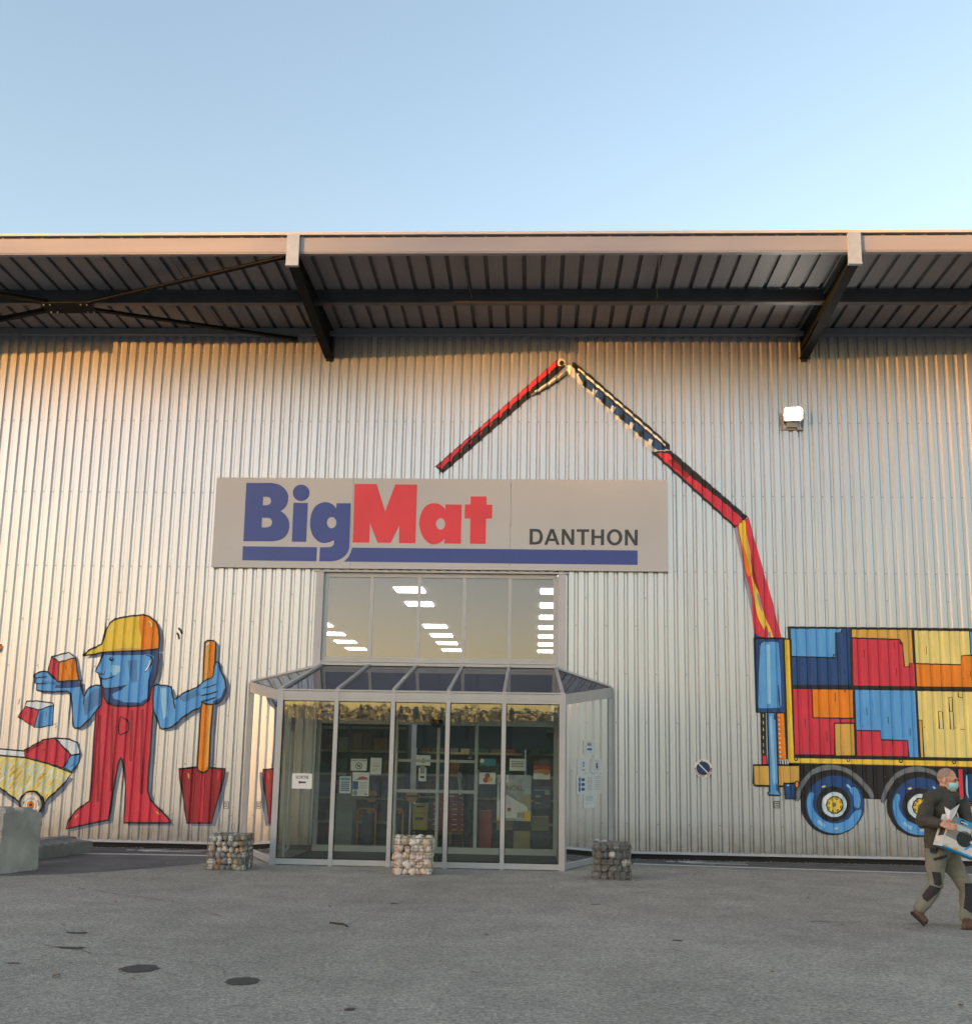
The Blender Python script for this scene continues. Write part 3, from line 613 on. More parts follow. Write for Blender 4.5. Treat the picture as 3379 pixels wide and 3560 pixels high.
for q in ([(1372, 228), (1392, 248), (1398, 275)], [(1360, 265), (1375, 285), (1378, 318)]): p.line(q, .035, 'blk')
for q in ([(150, 795), (162, 770)], [(142, 815), (158, 795)], [(425, 975), (440, 955)], [(428, 995), (444, 978)]): p.line(q, .018, 'blk', False, 0)
p.line([(1723, 1562), (1760, 1562), (1758, 1612), (1721, 1612)], .014, 'blk', True, 0).line([(1728, 1580), (1738, 1574), (1752, 1582)], .014).line([(1728, 1600), (1740, 1592), (1752, 1600)], .014)
p.build('motion_marks', WM, 2)
p = Paint(A); p.fill('red', [(195, 828), (305, 857), (270, 990), (145, 910)]).fill('white', [(195, 828), (215, 790), (290, 788), (405, 803), (413, 820), (305, 857)]).fill('lblue', [(305, 857), (413, 820), (410, 970), (330, 990), (270, 992)]).fill('mblue', [(318, 870), (350, 858), (325, 985), (290, 988)])
for q in ([(195, 828), (305, 857), (270, 990), (145, 910)], [(195, 828), (215, 790), (290, 788), (405, 803), (413, 820), (305, 857)], [(305, 857), (413, 820), (410, 970), (330, 990), (270, 992)]): p.line(q, .024, 'blk', True, 0)
for q in ([(210, 870), (200, 900)], [(258, 885), (245, 915)], [(362, 870), (362, 905)]): p.line(q, .018, 'blk', False, 0)
p.build('falling_brick', WM, 3)
tray = [(-300, 1190), (0, 1205), (200, 1222), (380, 1270), (560, 1340), (470, 1450), (380, 1530), (345, 1575), (330, 1530), (290, 1485), (240, 1480), (190, 1510), (165, 1570), (80, 1510), (0, 1450), (-150, 1350), (-300, 1260)]
rim = [(-300, 1140), (0, 1155), (195, 1172), (205, 1222), (0, 1205), (-300, 1190)]
w = Paint(A); w.fill('shad', sh(tray, 10, 45)).fill('shad', ell(285, 1600, 90, 95)).fill('shad', sh([(425, 1072), (595, 1105), (622, 1195), (555, 1330), (490, 1300)], 18, 12))
BW = w.build('wheelbarrow_mural', WH, 0, 'painted yellow wheelbarrow filled with red white and blue blocks')
p = Paint(A); p.fill('white', rim).line(rim, .03, 'blk', True, 0).fill('yel2', tray)
rs = random.Random(3)
def inside(x, y, poly):
    c = False
    for (x1, y1), (x2, y2) in zip(poly, poly[1:] + poly[:1]):
        if (y1 > y) != (y2 > y) and x < (x2 - x1) * (y - y1) / (y2 - y1) + x1: c = not c
    return c
for iu in range(-14, 30):
    for iv in range(0, 9):
        x_ = iu * 34 + rs.uniform(-8, 8); y_ = 1215 + iv * 44 + rs.uniform(-6, 6) + (iu % 2) * 20; q4 = [(x_, y_), (x_ + 17, y_ - 4), (x_ - 12, y_ + 42), (x_ - 30, y_ + 46)]
        if all(inside(*z_, tray) for z_ in q4): p.fill(('hub', 'straw', 'hub', 'gold', 'white')[rs.randrange(5)], q4); p.ly -= 1
p.ly += 1
p.line(tray, .034, 'blk', True, 0); p.build('tray', BW, 6)
p = Paint(A); q1 = [(195, 1165), (340, 1085), (425, 1072), (550, 1200), (490, 1300), (380, 1270), (200, 1222)]; q2 = [(425, 1072), (530, 1080), (595, 1105), (620, 1190), (550, 1205)]; q3 = [(550, 1205), (622, 1195), (610, 1260), (555, 1330), (490, 1300)]
p.fill('red', q1).fill('dred', [(200, 1170), (330, 1100), (345, 1108), (215, 1190)]).fill('white', q2).fill('lblue', q3).line(q1, .028, 'blk', True, 0).line(q2, .028, 'blk', True, 0).line(q3, .028, 'blk', True, 0)
for q in ([(330, 1168), (355, 1158)], [(410, 1260), (430, 1250)], [(552, 1290), (575, 1270)]): p.line(q, .022, 'blk', False, 0)
p.build('block_load', BW, 8)
p = Paint(A); p.fill('cream', ell(250, 1575, 86, 94)).fill('white', ell(250, 1578, 66, 72)).fill('cream', ell(250, 1582, 50, 56)).fill('white', ell(248, 1584, 36, 42)).fill('org', ell(246, 1585, 26, 32)).fill('dred', ell(246, 1584, 10, 12, 12)).line(ell(250, 1575, 86, 94), .032, 'blk', True, 0).line([(300, 1545), (312, 1570), (310, 1595)], .02, 'grey').line([(185, 1580), (195, 1555)], .02, 'grey'); p.build('barrow_wheel', BW, 70)
p = Paint(A); p.fill('shad', [(-60, 350), (35, 368), (25, 410), (-60, 440)]).out('org', [(-60, 352), (22, 358), (14, 388), (-12, 410), (-60, 420)], .025, 0).build('handle_tip', BW, 2)
# ---- crane truck
w = Paint(B); w.fill('blk', [(506, 166), (2300, 184), (2300, 1172), (548, 1140), (525, 640)]).fill('blk', [(588, 1185), (2300, 1226), (2300, 1440), (1820, 1440), (1640, 1430), (1500, 1445), (1190, 1450), (1100, 1445), (592, 1440)])
TM = w.build('truck_mural', WH, 0, 'painted crane lorry with brightly coloured patchwork containers on blue wheels')
def panel(name, *fills, base=3, lines=()):
    q = Paint(B)
    for c, pts in fills: q.fill(c, pts)
    for c, pts in fills: q.line(pts, .016, 'blk', True, 0)
    for l in lines: q.line(l, .022, 'blk', False, 0)
    q.build(name, TM, base)
panel('container', ('lblue', [(524, 180), (905, 182), (895, 212), (858, 212), (858, 397), (532, 388)]), ('dblue', [(532, 390), (858, 400), (858, 215), (905, 212), (912, 184), (970, 184), (980, 604), (542, 602)]), lines=([(612, 420), (614, 458)], [(918, 215), (919, 250)], [(922, 485), (926, 520)], [(838, 395), (845, 378), (856, 375)]))
panel('container', ('gold', [(980, 186), (1423, 189), (1438, 440), (1405, 440), (1400, 465), (1370, 465), (1355, 295), (1340, 262), (980, 250)]), ('red', [(982, 253), (1338, 264), (1342, 295), (1356, 300), (1366, 467), (1405, 467), (1408, 443), (1444, 443), (1449, 613), (990, 607)]), lines=([(1070, 340), (1072, 398)], [(1295, 285), (1298, 330)], [(1308, 475), (1311, 538)]))
panel('container', ('yel2', [(1440, 194), (1850, 200), (1862, 378), (1797, 382), (1790, 450), (1452, 440)]), ('org', [(1452, 443), (1790, 452), (1797, 384), (2010, 380), (2010, 620), (1462, 614)]), ('lblue', [(1856, 202), (2300, 207), (2300, 378), (1866, 377)]), lines=([(1530, 312), (1532, 375)], [(1856, 495), (1858, 540)]))
panel('container', ('red', [(542, 628), (682, 628), (690, 845), (998, 852), (998, 882), (850, 882), (852, 1120), (556, 1116)]), ('org', [(686, 630), (988, 633), (993, 846), (693, 843)]), ('gold', [(852, 886), (998, 886), (1006, 1124), (858, 1124)]), lines=([(632, 850), (634, 918)], [(793, 945), (796, 1020)], [(855, 660), (856, 722)], [(920, 632), (922, 655)], [(932, 632), (934, 655)], [(900, 852), (900, 890)], [(976, 852), (977, 892)]))
panel('container', ('lblue', [(1002, 634), (1450, 640), (1476, 1136), (1404, 1136), (1393, 1012), (1197, 1005), (1190, 940), (1010, 935)]), ('red', [(1012, 938), (1188, 942), (1197, 1010), (1391, 1014), (1396, 1133), (1018, 1128)]), lines=([(1088, 772), (1092, 826)], [(1248, 838), (1250, 888)], [(1410, 922), (1412, 975)], [(1050, 940), (1052, 975)], [(1128, 940), (1128, 972)], [(1286, 995), (1288, 1045)]))
panel('container', ('yel2', [(1464, 642), (2300, 655), (2300, 1150), (1520, 1138), (1500, 862), (1472, 857)]), ('gold', [(1474, 860), (1499, 862), (1512, 1136), (1489, 1136)]), lines=([(1620, 797), (1652, 800), (1658, 925), (1628, 925), (1620, 797)], [(1697, 693), (1724, 695), (1726, 795), (1702, 795), (1697, 693)], [(1703, 797), (1730, 799), (1736, 930), (1710, 928), (1703, 797)], [(1765, 645), (1802, 646), (1802, 698), (1768, 690), (1765, 645)], [(1780, 930), (1816, 932)]))
q = Paint(B); bed = [(473, 258), (524, 260), (553, 1136), (2300, 1168), (2300, 1226), (508, 1186), (492, 800)]
q.fill('yel', bed).fill('gold', [(520, 1175), (2300, 1212), (2300, 1226), (508, 1186)]).line(bed, .034, 'blk', True, 0)
for x_ in (565, 953, 1342, 1735): q.line(ell(x_, 1148 + (x_ - 565) * .02, 10, 14, 10), .018, 'blk', True, 0)
q.build('flatbed', TM, 12)
q = Paint(B); q.fill('dblue', [(258, 253), (474, 256), (490, 806), (274, 804)]).fill('lblue', [(302, 288), (318, 281), (432, 282), (440, 295), (452, 520), (458, 755), (446, 770), (300, 774), (288, 760), (294, 500)]).fill('hi', [(345, 300), (370, 300), (380, 740), (350, 740)]).line([(258, 253), (474, 256), (490, 806), (274, 804)], .034, 'blk', True, 0).line([(300, 310), (305, 288), (325, 282)], .02).line([(438, 600), (446, 760)], .024).build('crane_column', TM, 16)
q = Paint(B); q.fill('blk', [(303, 806), (342, 806), (348, 1118), (310, 1118)]); 
for y_ in (830, 880, 930, 990, 1045, 1095): q.line([(322, y_ - 12), (324, y_ + 12)], .028, 'straw', False, 0)
q.out('red', [(315, 1122), (346, 1122), (352, 1190), (315, 1190)], .02, 0).out('org', [(420, 808), (480, 808), (497, 1150), (432, 1150)], .026, 0)
for k in range(10): q.fill('white', ell(438 + k * 1.4, 826 + k * 34, 8, 7, 8))
for k in range(8): q.line([(438 + k * 9, 1160), (443 + k * 9, 1190)], .03, 'white' if k % 2 else 'blk', False, 0)
q.out('gold', [(250, 1195), (588, 1195), (592, 1320), (475, 1342), (470, 1352), (265, 1347), (250, 1330)], .034, 0)
q.out('lblue', [(355, 808), (415, 808), (435, 1390), (455, 1415), (440, 1420), (365, 1416), (358, 1400), (372, 1388)], .026, 0).line([(378, 830), (386, 1000), (396, 1180), (402, 1340)], .045, 'hi').line([(404, 815), (406, 862)], .024).line([(420, 1330), (422, 1385)], .024)
q.out('dblue', [(475, 1330), (560, 1330), (558, 1445), (488, 1445)], .03, 0).line([(495, 1345), (515, 1345)], .025, 'hi').out('org', ell(570, 1338, 14, 26, 14), .018, 0).build('outrigger', TM, 22)
for cx_, cy_ in ((850, 1488), (1487, 1502)):
    q = Paint(B); q.line([(cx_ - 280, cy_ - 25), (cx_ - 255, cy_ - 120), (cx_ - 180, cy_ - 225), (cx_ - 80, cy_ - 272), (cx_ + 20, cy_ - 275), (cx_ + 120, cy_ - 238), (cx_ + 210, cy_ - 160), (cx_ + 262, cy_ - 95), (cx_ + 285, cy_ - 45)], .115, 'blk').line([(cx_ - 280, cy_ - 25), (cx_ - 255, cy_ - 120), (cx_ - 180, cy_ - 225), (cx_ - 80, cy_ - 272), (cx_ + 20, cy_ - 275), (cx_ + 120, cy_ - 238), (cx_ + 210, cy_ - 160), (cx_ + 262, cy_ - 95), (cx_ + 285, cy_ - 45)], .085, 'grey')
    q.fill('blk', ell(cx_ - 10, cy_ - 8, 236, 236, 36)).fill('dblue', ell(cx_ + 2, cy_, 214, 216, 36)).fill('blk', ell(cx_ - 8, cy_ - 5, 128, 132, 30))
    q.fill('lblue', [(cx_ - 205, cy_ - 20), (cx_ - 180, cy_ - 90), (cx_ - 150, cy_ - 80), (cx_ - 158, cy_), (cx_ - 130, cy_ + 70), (cx_ - 60, cy_ + 125), (cx_ + 20, cy_ + 140), (cx_ + 100, cy_ + 110), (cx_ + 140, cy_ + 60), (cx_ + 200, cy_ + 40), (cx_ + 165, cy_ + 140), (cx_ + 80, cy_ + 200), (cx_ - 10, cy_ + 212), (cx_ - 110, cy_ + 180), (cx_ - 180, cy_ + 100)], 3)
    q.fill('lblue', [(cx_ + 110, cy_ - 110), (cx_ + 140, cy_ - 60), (cx_ + 150, cy_ + 10), (cx_ + 185, cy_ + 20), (cx_ + 190, cy_ - 60), (cx_ + 155, cy_ - 130)], 3).fill('hi', [(cx_ - 120, cy_ + 110), (cx_ - 60, cy_ + 150), (cx_ - 70, cy_ + 175), (cx_ - 130, cy_ + 130)]).line([(cx_ + 90, cy_ - 150), (cx_ + 120, cy_ - 120)], .04, 'hi').line([(cx_ - 90, cy_ - 130), (cx_ - 65, cy_ - 138)], .035, 'yel2').line([(cx_, cy_ + 178), (cx_ + 28, cy_ + 176)], .03, 'straw')
    q.fill('hub', ell(cx_, cy_, 97, 98, 30)).line(ell(cx_, cy_, 97, 98, 30), .02, 'blk', True, 0).fill('white', ell(cx_ - 30, cy_ - 30, 50, 46, 18)).fill('yel', ell(cx_ + 2, cy_ + 2, 62, 64, 10)).line(ell(cx_ + 2, cy_ + 2, 62, 64, 10), .022, 'blk', True, 0)
    for k in range(8):
        a_ = k * math.pi / 4 + .3; q.line(ell(cx_ + 2 + 50 * math.cos(a_), cy_ + 2 + 50 * math.sin(a_), 7, 9, 8), .012, 'blk', True, 0)
    q.fill('grey', ell(cx_, cy_, 15, 17, 12)).build('lorry_wheel', TM, 14)
q = Paint(B); q.out('red', [(1768, 1222), (1800, 1222), (1812, 1466), (1780, 1466)], .02, 0).out('dblue', [(1815, 1255), (2100, 1258), (2100, 1470), (1838, 1466), (1822, 1440)], .025, 0).line([(1828, 1270), (1832, 1400), (1850, 1440)], .03, 'hi').out('red', [(1825, 1478), (2100, 1480), (2100, 1496), (1825, 1496)], .016, 0).line([(400, 1467), (441, 1465), (443, 1513), (402, 1512)], .016, 'blk', True, 0).line([(405, 1485), (420, 1478), (436, 1486)], .014).line([(408, 1503), (422, 1495), (436, 1503)], .014).build('side_tank', TM, 16)
# ---- boom
bmain = [(480, 245), (690, 75), (740, 260), (890, 800), (1060, 1380), (1185, 1895), (780, 1895), (745, 1560), (640, 1060), (590, 780)]
q = Paint(BL); q.fill('red', bmain).fill('yel', [(545, 195), (640, 125), (655, 320), (715, 600), (735, 950), (820, 1150), (905, 1480), (1000, 1700), (1062, 1893), (1005, 1893), (890, 1700), (830, 1560), (770, 1250), (720, 900), (640, 600), (575, 400)], 3).fill('org', [(575, 420), (640, 560), (700, 800), (715, 960), (660, 900), (610, 640)], 3).fill('gold', [(650, 300), (700, 560), (740, 900), (700, 800), (660, 560)], 3)
q.fill('bgrey', [(480, 245), (515, 225), (560, 420), (600, 700), (650, 950), (730, 1250), (755, 1560), (700, 1350), (640, 1060), (590, 780), (530, 460)]).fill('teal', [(820, 1200), (860, 1300), (895, 1500), (860, 1430), (825, 1300)], 3).fill('dred', [(720, 600), (745, 900), (830, 1150), (850, 1180), (770, 820)], 3).fill('red', [(790, 1720), (860, 1690), (900, 1800), (960, 1690), (980, 1890), (800, 1890)], 3).fill('dblue', [(780, 1800), (830, 1840), (890, 1890), (780, 1893)], 3).fill('bgrey', [(985, 1790), (1010, 1800), (1030, 1890), (1000, 1890)]).build('lower_boom', TM, 8)
q = Paint(BM); o2 = [(1213, 562), (1320, 556), (1722, 903), (1655, 964)]
q.fill('blk', o2).fill('red', [(1246, 572), (1305, 572), (1330, 600), (1420, 690), (1550, 790), (1692, 912), (1676, 940), (1650, 944), (1560, 860), (1440, 752), (1330, 650)], 2).fill('dred', [(1330, 600), (1420, 690), (1400, 700), (1300, 610)]).build('middle_boom', TM, 8)
q = Paint(BM); q.fill('silver', [(768, 118), (800, 108), (1322, 552), (1218, 562), (780, 152)]).fill('dblue', [(815, 130), (870, 165), (1310, 545), (1250, 556), (1000, 340), (860, 210)])
for k in range(9):
    t_ = k / 9; x_ = 800 + 440 * t_; y_ = 130 + 395 * t_; q.fill('blk' if k % 2 else 'white', [(x_ + 12, y_ + 12), (x_ + 34, y_ + 20), (x_ + 20, y_ + 52), (x_ + 4, y_ + 38)])
q.fill('blk', [(803, 92), (815, 92), (1312, 525), (1312, 556), (1290, 545), (795, 112)]).line([(830, 125), (1000, 272), (1180, 428), (1290, 528)], .05, 'white').line([(850, 128), (1020, 275), (1200, 432), (1300, 522)], .05, 'blk').build('silver_boom', TM, 8)
q = Paint(BM); q.fill('blk', [(80, 640), (722, 76), (762, 92), (768, 112), (122, 675)]).fill('red', [(90, 638), (722, 78), (738, 96), (640, 180), (520, 285), (400, 385), (270, 490), (112, 652)])
for k in range(11): x_ = 150 + k * 52; y_ = 610 - k * 46.5; q.fill('red', [(x_, y_), (x_ + 22, y_ - 18), (x_ + 12, y_ + 4)])
q.fill('silver', ell(742, 92, 22, 20, 14)).fill('blk', ell(745, 97, 13, 13, 12)).fill('white', [(760, 100), (800, 112), (790, 155), (768, 142)]).fill('grey', [(583, 260), (640, 225), (778, 132), (782, 152), (680, 225), (588, 276)]).fill('white', [(600, 245), (700, 180), (765, 138), (720, 178), (610, 250)]).line([(588, 272), (690, 215), (775, 156)], .04, 'blk').build('jib', TM, 8)
# ================================================================ road markings
M['line'] = mat('road_paint', (.62, .61, .59), .7, var=.15, scale=9, detail=8)
def strip(name, a, b, w, z=.009):
    a = Vector(a); b = Vector(b); d = (b - a).normalized(); n = Vector((-d.y, d.x)) * (w / 2)
    return patch(name, ragged([tuple(a - n), tuple(b - n), tuple(b + n), tuple(a + n)], .4, .004, 7), z, M['line'])
strip('painted_line', (-7.8, -1.42), (-5.36, -1.30), .19); strip('painted_line', (1.75, -1.06), (12.5, -2.25), .19)
def pict(o, ang, s):
    c, sn = math.cos(ang), math.sin(ang)
    def T(x, y): return (o[0] + (x * c - y * sn) * s, o[1] + (x * sn + y * c) * s)
    # walking figure, head to the left
    parts = [ell(-1.05, 0, .13, .13, 14), [(-.85, -.13), (-.2, -.16), (-.2, .16), (-.85, .13)], [(-.2, -.16), (.35, -.34), (.95, -.30), (.97, -.18), (.4, -.20), (-.2, .0)], [(-.2, .0), (.35, .14), (.90, .34), (.95, .22), (.45, .02), (-.1, -.04)], [(-.8, .12), (-.4, .40), (-.1, .46), (-.08, .36), (-.35, .30), (-.62, .10)], [(-.8, -.12), (-.45, -.42), (.1, -.44), (.1, -.36), (-.4, -.32), (-.62, -.1)]]
    for q in parts: patch('pedestrian_symbol', [T(x, y) for x, y in q], .009, M['line'])
pict((-6.5, -.52), .02, .66); pict((3.15, -.52), -.12, .66)
# stains
M['stain'] = mat('oil_stain', (.035, .032, .028), .6, var=.4, scale=14, detail=8); M['pale'] = mat('pale_scuff', (.34, .30, .26), .85, var=.2, scale=12)
def blot(cx, cy, a, b, m, z=.004, seed=1, amp=.1, name='stain'):
    rr = random.Random(seed); pts = []
    for k in range(28):
        t = 2 * math.pi * k / 28; q = 1 + rr.uniform(-amp, amp); pts.append((cx + a * q * math.cos(t), cy + b * q * math.sin(t)))
    return patch(name, pts, z, m)
blot(-3.09, -11.23, .145, .17, M['stain'], seed=2, amp=.07); blot(-2.16, -11.6, .125, .15, M['stain'], seed=3, amp=.07)
rb = random.Random(8)
for k in range(13): blot(rb.uniform(-5, 5), rb.uniform(-13.5, -4), rb.uniform(.02, .07), rb.uniform(.015, .05), M['stain'] if k % 3 else M['pale'], seed=20 + k, amp=.35)
for x, y, a in ((2.3, -5.2, .1), (2.65, -5.0, .13), (2.1, -4.9, .08), (2.9, -5.6, .09), (-4.0, -10.4, .12), (-4.3, -9.6, .1)): blot(x, y, a, a * .5, M['pale'] if x > 0 else M['stain'], seed=int(a * 1000), amp=.4)
# cracks and tar joints in the tarmac
M['crack'] = mat('tar_joint', (.13, .12, .105), .8, var=.3, scale=9)
for i, (pts, w_) in enumerate((([(-6.4, -5.6), (-5.2, -6.6), (-4.1, -7.3), (-3.3, -8.3)], .018), ([(3.0, -7.6), (4.0, -7.55), (5.2, -7.7)], .03), ([(-4.6, -10.1), (-3.7, -10.6), (-2.6, -11.0), (-2.35, -11.45)], .016), ([(.4, -4.9), (1.6, -5.3), (3.4, -5.2)], .012))):
    q = [tuple(v_) for v_ in cr(pts, 10)]; rk = random.Random(i); q = [(x + rk.uniform(-.03, .03), y + rk.uniform(-.03, .03)) for x, y in q]
    mb = MB()
    for j, (a_, b_) in enumerate(zip(q, q[1:])):
        if rk.random() < .25: continue
        d = (Vector(b_) - Vector(a_)).normalized(); n = Vector((-d.y, d.x)) * (w_ * rk.uniform(.3, 1) / 2); mb.add([(a_[0] - n.x, a_[1] - n.y, .0062), (b_[0] - n.x, b_[1] - n.y, .0062), (b_[0] + n.x, b_[1] + n.y, .0062), (a_[0] + n.x, a_[1] + n.y, .0062)], [(0, 1, 2, 3)])
    tag(mb.build('tarmac_crack', M['crack']), kind='structure')
# loose grit gathered along the foot of the wall and the porch
rg = random.Random(14); mb = MB()
for k in range(900):
    if k < 520:
        x = rg.uniform(-9.5, 8.5); y = -.03 - abs(rg.gauss(0, .12))
        if -5.3 < x < 1.5: continue
    else: x = rg.uniform(-6, 6); y = rg.uniform(-13, -2.7) if k > 640 else -2.62 - abs(rg.gauss(0, .15))
    s_ = rg.uniform(.006, .02); mb.add([(x + s_ * rg.uniform(.6, 1), y, .006), (x - s_ * .5, y + s_ * .8, .006), (x - s_ * .5, y - s_ * .8, .006), (x, y, .006 + s_ * rg.uniform(.5, .9))], [(0, 1, 3), (1, 2, 3), (2, 0, 3)])
tag(mb.build('grit', mat('grit_stone', (.32, .29, .25), .85, var=.4, scale=40)), kind='stuff')
# ================================================================ twigs and leaves on the tarmac
M['twig'] = mat('twig', (.035, .025, .018), .8); M['leaf'] = mat('dead_leaf', (.16, .075, .03), .8, var=.3)
def tw(pts): tag(MB().tube([(x, y, .012) for x, y in pts], .009, 5).build('twig', M['twig']), 'thin dark bent twig lying on the tarmac in front of the porch', 'twig')
tw([(-2.06, -8.62), (-1.90, -8.70), (-1.84, -8.85)])
rl = random.Random(4)
for k in range(13):
    x, y = rl.uniform(-5.2, 4.2), rl.uniform(-12.5, -4.4); a = rl.uniform(0, 6.28); s = rl.uniform(.025, .05)
    pts = [(-1, 0, .0), (-.3, .42, .25), (.5, .35, .1), (1, 0, .3), (.5, -.4, .15), (-.3, -.4, .3)]
    o = mobj('dead_leaf', [(x + s * (px * math.cos(a) - py * math.sin(a)), y + s * (px * math.sin(a) + py * math.cos(a)), .008 + pz * s) for px, py, pz in pts], [(0, 5, 4, 3, 2, 1)], M['leaf'])
    tag(o, 'small curled brown dead leaf lying on the tarmac', 'leaf', 'dead leaves scattered on the tarmac')
# ================================================================ gabion cubes
M['wire'] = mat('cage_wire', (.17, .16, .15), .5, metal=.5)
def stone_mesh(seed, flat=.75, facet=False, sub=2):
    bm = bmesh.new(); bmesh.ops.create_icosphere(bm, subdivisions=sub, radius=1)
    o = Vector((seed * 3.7, seed * 1.3, seed * 7.1)); rr = random.Random(seed)
    planes = []
    if facet:
        for _ in range(9):
            n = Vector((rr.uniform(-1, 1), rr.uniform(-1, 1), rr.uniform(-1, 1))).normalized(); planes.append((n, rr.uniform(.62, .85)))
    for v in bm.verts:
        d = v.co.normalized(); r_ = 1 + .22 * mnoise.noise(d * 1.1 + o) + .08 * mnoise.noise(d * 2.7 + o); q = d * r_
        for n, h in planes:
            e = q.dot(n) - h
            if e > 0: q -= n * e
        v.co = q
    me = bpy.data.meshes.new('stone'); bm.to_mesh(me); bm.free()
    if not facet: shadesmooth(me)
    me.materials.append(M['wire']); return me
ROUND = [stone_mesh(s) for s in range(1, 8)]; ANG = [stone_mesh(s, facet=True) for s in range(11, 19)]
STM = dict(
    pebble=[mat('pebble_' + n, c, .7, var=.12, scale=14) for n, c in (('white', (.52, .51, .48)), ('grey', (.24, .245, .25)), ('tan', (.42, .30, .19)), ('ochre', (.30, .17, .07)), ('blue_grey', (.20, .22, .26)), ('pale', (.46, .42, .36)), ('green_grey', (.14, .16, .15)))],
    lime=[mat('limestone_' + n, c, .8, var=.12, scale=10) for n, c in (('cream', (.60, .50, .41)), ('pink', (.56, .46, .40)), ('buff', (.52, .42, .31)), ('white', (.62, .57, .52)))],
    slate=[mat('slate_' + n, c, .65, var=.2, scale=8) for n, c in (('dark', (.075, .085, .085)), ('grey', (.15, .165, .165)), ('olive', (.10, .115, .105)), ('brown', (.12, .11, .10)), ('light', (.36, .37, .37)), ('blue', (.09, .115, .13)))])
def gabion(cx, cy, rot, size, hgt, kind, label, tilt=0):
    g = thing('gabion', (cx, cy, 0), label, 'gabion', 'stone filled wire cubes in front of the porch'); g.rotation_euler = (0, 0, rot)
    WO[g.name] = Vector((cx, cy, 0)); rr = random.Random(hash(kind) % 1000 if False else len(kind) * 17)
    h = size / 2
    def put(me, loc, sc, m):
        o = bpy.data.objects.new('stone', me); COL.objects.link(o); o.parent = g; o.location = loc; o.scale = sc; o.rotation_euler = (rr.uniform(0, 6), rr.uniform(0, 6), rr.uniform(0, 6))
        o.material_slots[0].link = 'OBJECT'; o.material_slots[0].material = m
    rows = 6 if kind == 'pebble' else 5; dz = hgt / rows; bsz = dz * .60
    meshes = ROUND if kind == 'pebble' else ANG; pal = STM[kind]
    for r_ in range(rows):
        z = dz * (r_ + .5)
        n = int(size / (dz * 1.12)) + 1
        for face in range(4):
            for k in range(n):
                t = (k + .5 + (r_ % 2) * .25 - .12) / n * 2 - 1; t = max(-.86, min(.86, t + rr.uniform(-.05, .05)))
                s = bsz * rr.uniform(.88, 1.22); d = h - s * .80
                x, y = ((t * (h - s * .5), -d), (d, t * (h - s * .5)), (t * (h - s * .5), d), (-d, t * (h - s * .5)))[face]
                if face in (2, 3) and r_ < rows - 1 and rr.random() < .5 and face == 2: continue
                m = pal[rr.randrange(len(pal))] if rr.random() < .75 else pal[0]
                sc = (s * rr.uniform(.95, 1.25), s * rr.uniform(.8, 1.05), s * rr.uniform(.72, .98)) if kind == 'pebble' else (s * rr.uniform(1.05, 1.45), s * rr.uniform(1.0, 1.25), s * rr.uniform(.95, 1.25))
                put(meshes[rr.randrange(len(meshes))], (x, y, z + rr.uniform(-.012, .012)), sc, m)
    for k in range(9): put(meshes[k % len(meshes)], (rr.uniform(-h * .6, h * .6), rr.uniform(-h * .6, h * .6), hgt - bsz * .7), (bsz, bsz, bsz * .8), pal[k % len(pal)])
    # inner fill so that no light shows through
    mb = MB().box(-h * .55, h * .55, -h * .55, h * .55, .03, hgt * .86); o = mb.build('core_fill', M['black']); COL.objects.unlink(o); COL.objects.link(o); o.parent = g; o.location = (0, 0, 0)
    mb = MB(); rw = .0044; nz_ = 11; nx = 6
    def sag(x, y, z):
        b = .010 * mnoise.noise(Vector((x * 4 + cx * 7, y * 4, z * 4))); l = math.hypot(x, y) or 1
        return (x * (1 + b / l), y * (1 + b / l), z + .004 * mnoise.noise(Vector((x * 6, y * 6 + cx, 3))))
    cor = [(-h, -h), (h, -h), (h, h), (-h, h)]
    for i in range(nz_ + 1):
        z = .008 + (hgt - .008) * i / nz_; ring = []
        for (a, b) in zip(cor, cor[1:] + cor[:1]):
            for k in range(5): t = k / 5; ring.append(sag(a[0] + (b[0] - a[0]) * t, a[1] + (b[1] - a[1]) * t, z))
        mb.tube(ring, rw * (1.5 if i in (0, nz_) else 1), 4, close=True)
    for (a, b) in zip(cor, cor[1:] + cor[:1]):
        for k in range(nx):
            t = k / nx; x, y = a[0] + (b[0] - a[0]) * t, a[1] + (b[1] - a[1]) * t
            mb.tube([sag(x, y, .008 + (hgt - .008) * j / 4) for j in range(5)], rw * (1.6 if k == 0 else 1), 4)
    for k in range(1, nx):
        t = -h + size * k / nx; mb.tube([(t, -h, hgt), (t, 0, hgt + .004), (t, h, hgt)], rw, 4)
    for k in range(1, 5): t = -h + size * k / 5; mb.tube([(-h, t, hgt + .004), (h, t, hgt + .004)], rw, 4)
    o = mb.build('wire_cage', M['wire']); o.parent = g; o.location = (0, 0, 0)
    mb = MB(); mb.tube([(.02, -.02, hgt - .02), (.015, -.02, hgt + .05)] + [(.02 + .022 * math.sin(t), -.02, hgt + .105 - .055 * math.cos(t)) for t in (.4, 1.2, 2, 2.8, 3.5, 4.3, 5.1, 5.9)] if kind == 'pebble' else [(.02, -.02, hgt - .02), (.01, -.02, hgt + .04), (-.005, -.02, hgt + .09)], .004, 5)
    o = mb.build('lifting_wire', M['wire']); o.parent = g; o.location = (0, 0, 0)
    return g
gabion(-4.60, -3.33, .06, .57, .515, 'pebble', 'wire cage cube of rounded multicoloured river pebbles beside the porch exit side')
gabion(-1.78, -3.35, .06, .57, .535, 'lime', 'wire cage cube of pale cream angular limestone in front of the porch')
gabion(1.20, -3.47, -.05, .545, .515, 'slate', 'wire cage cube of dark grey slate lumps beside the porch entry side')
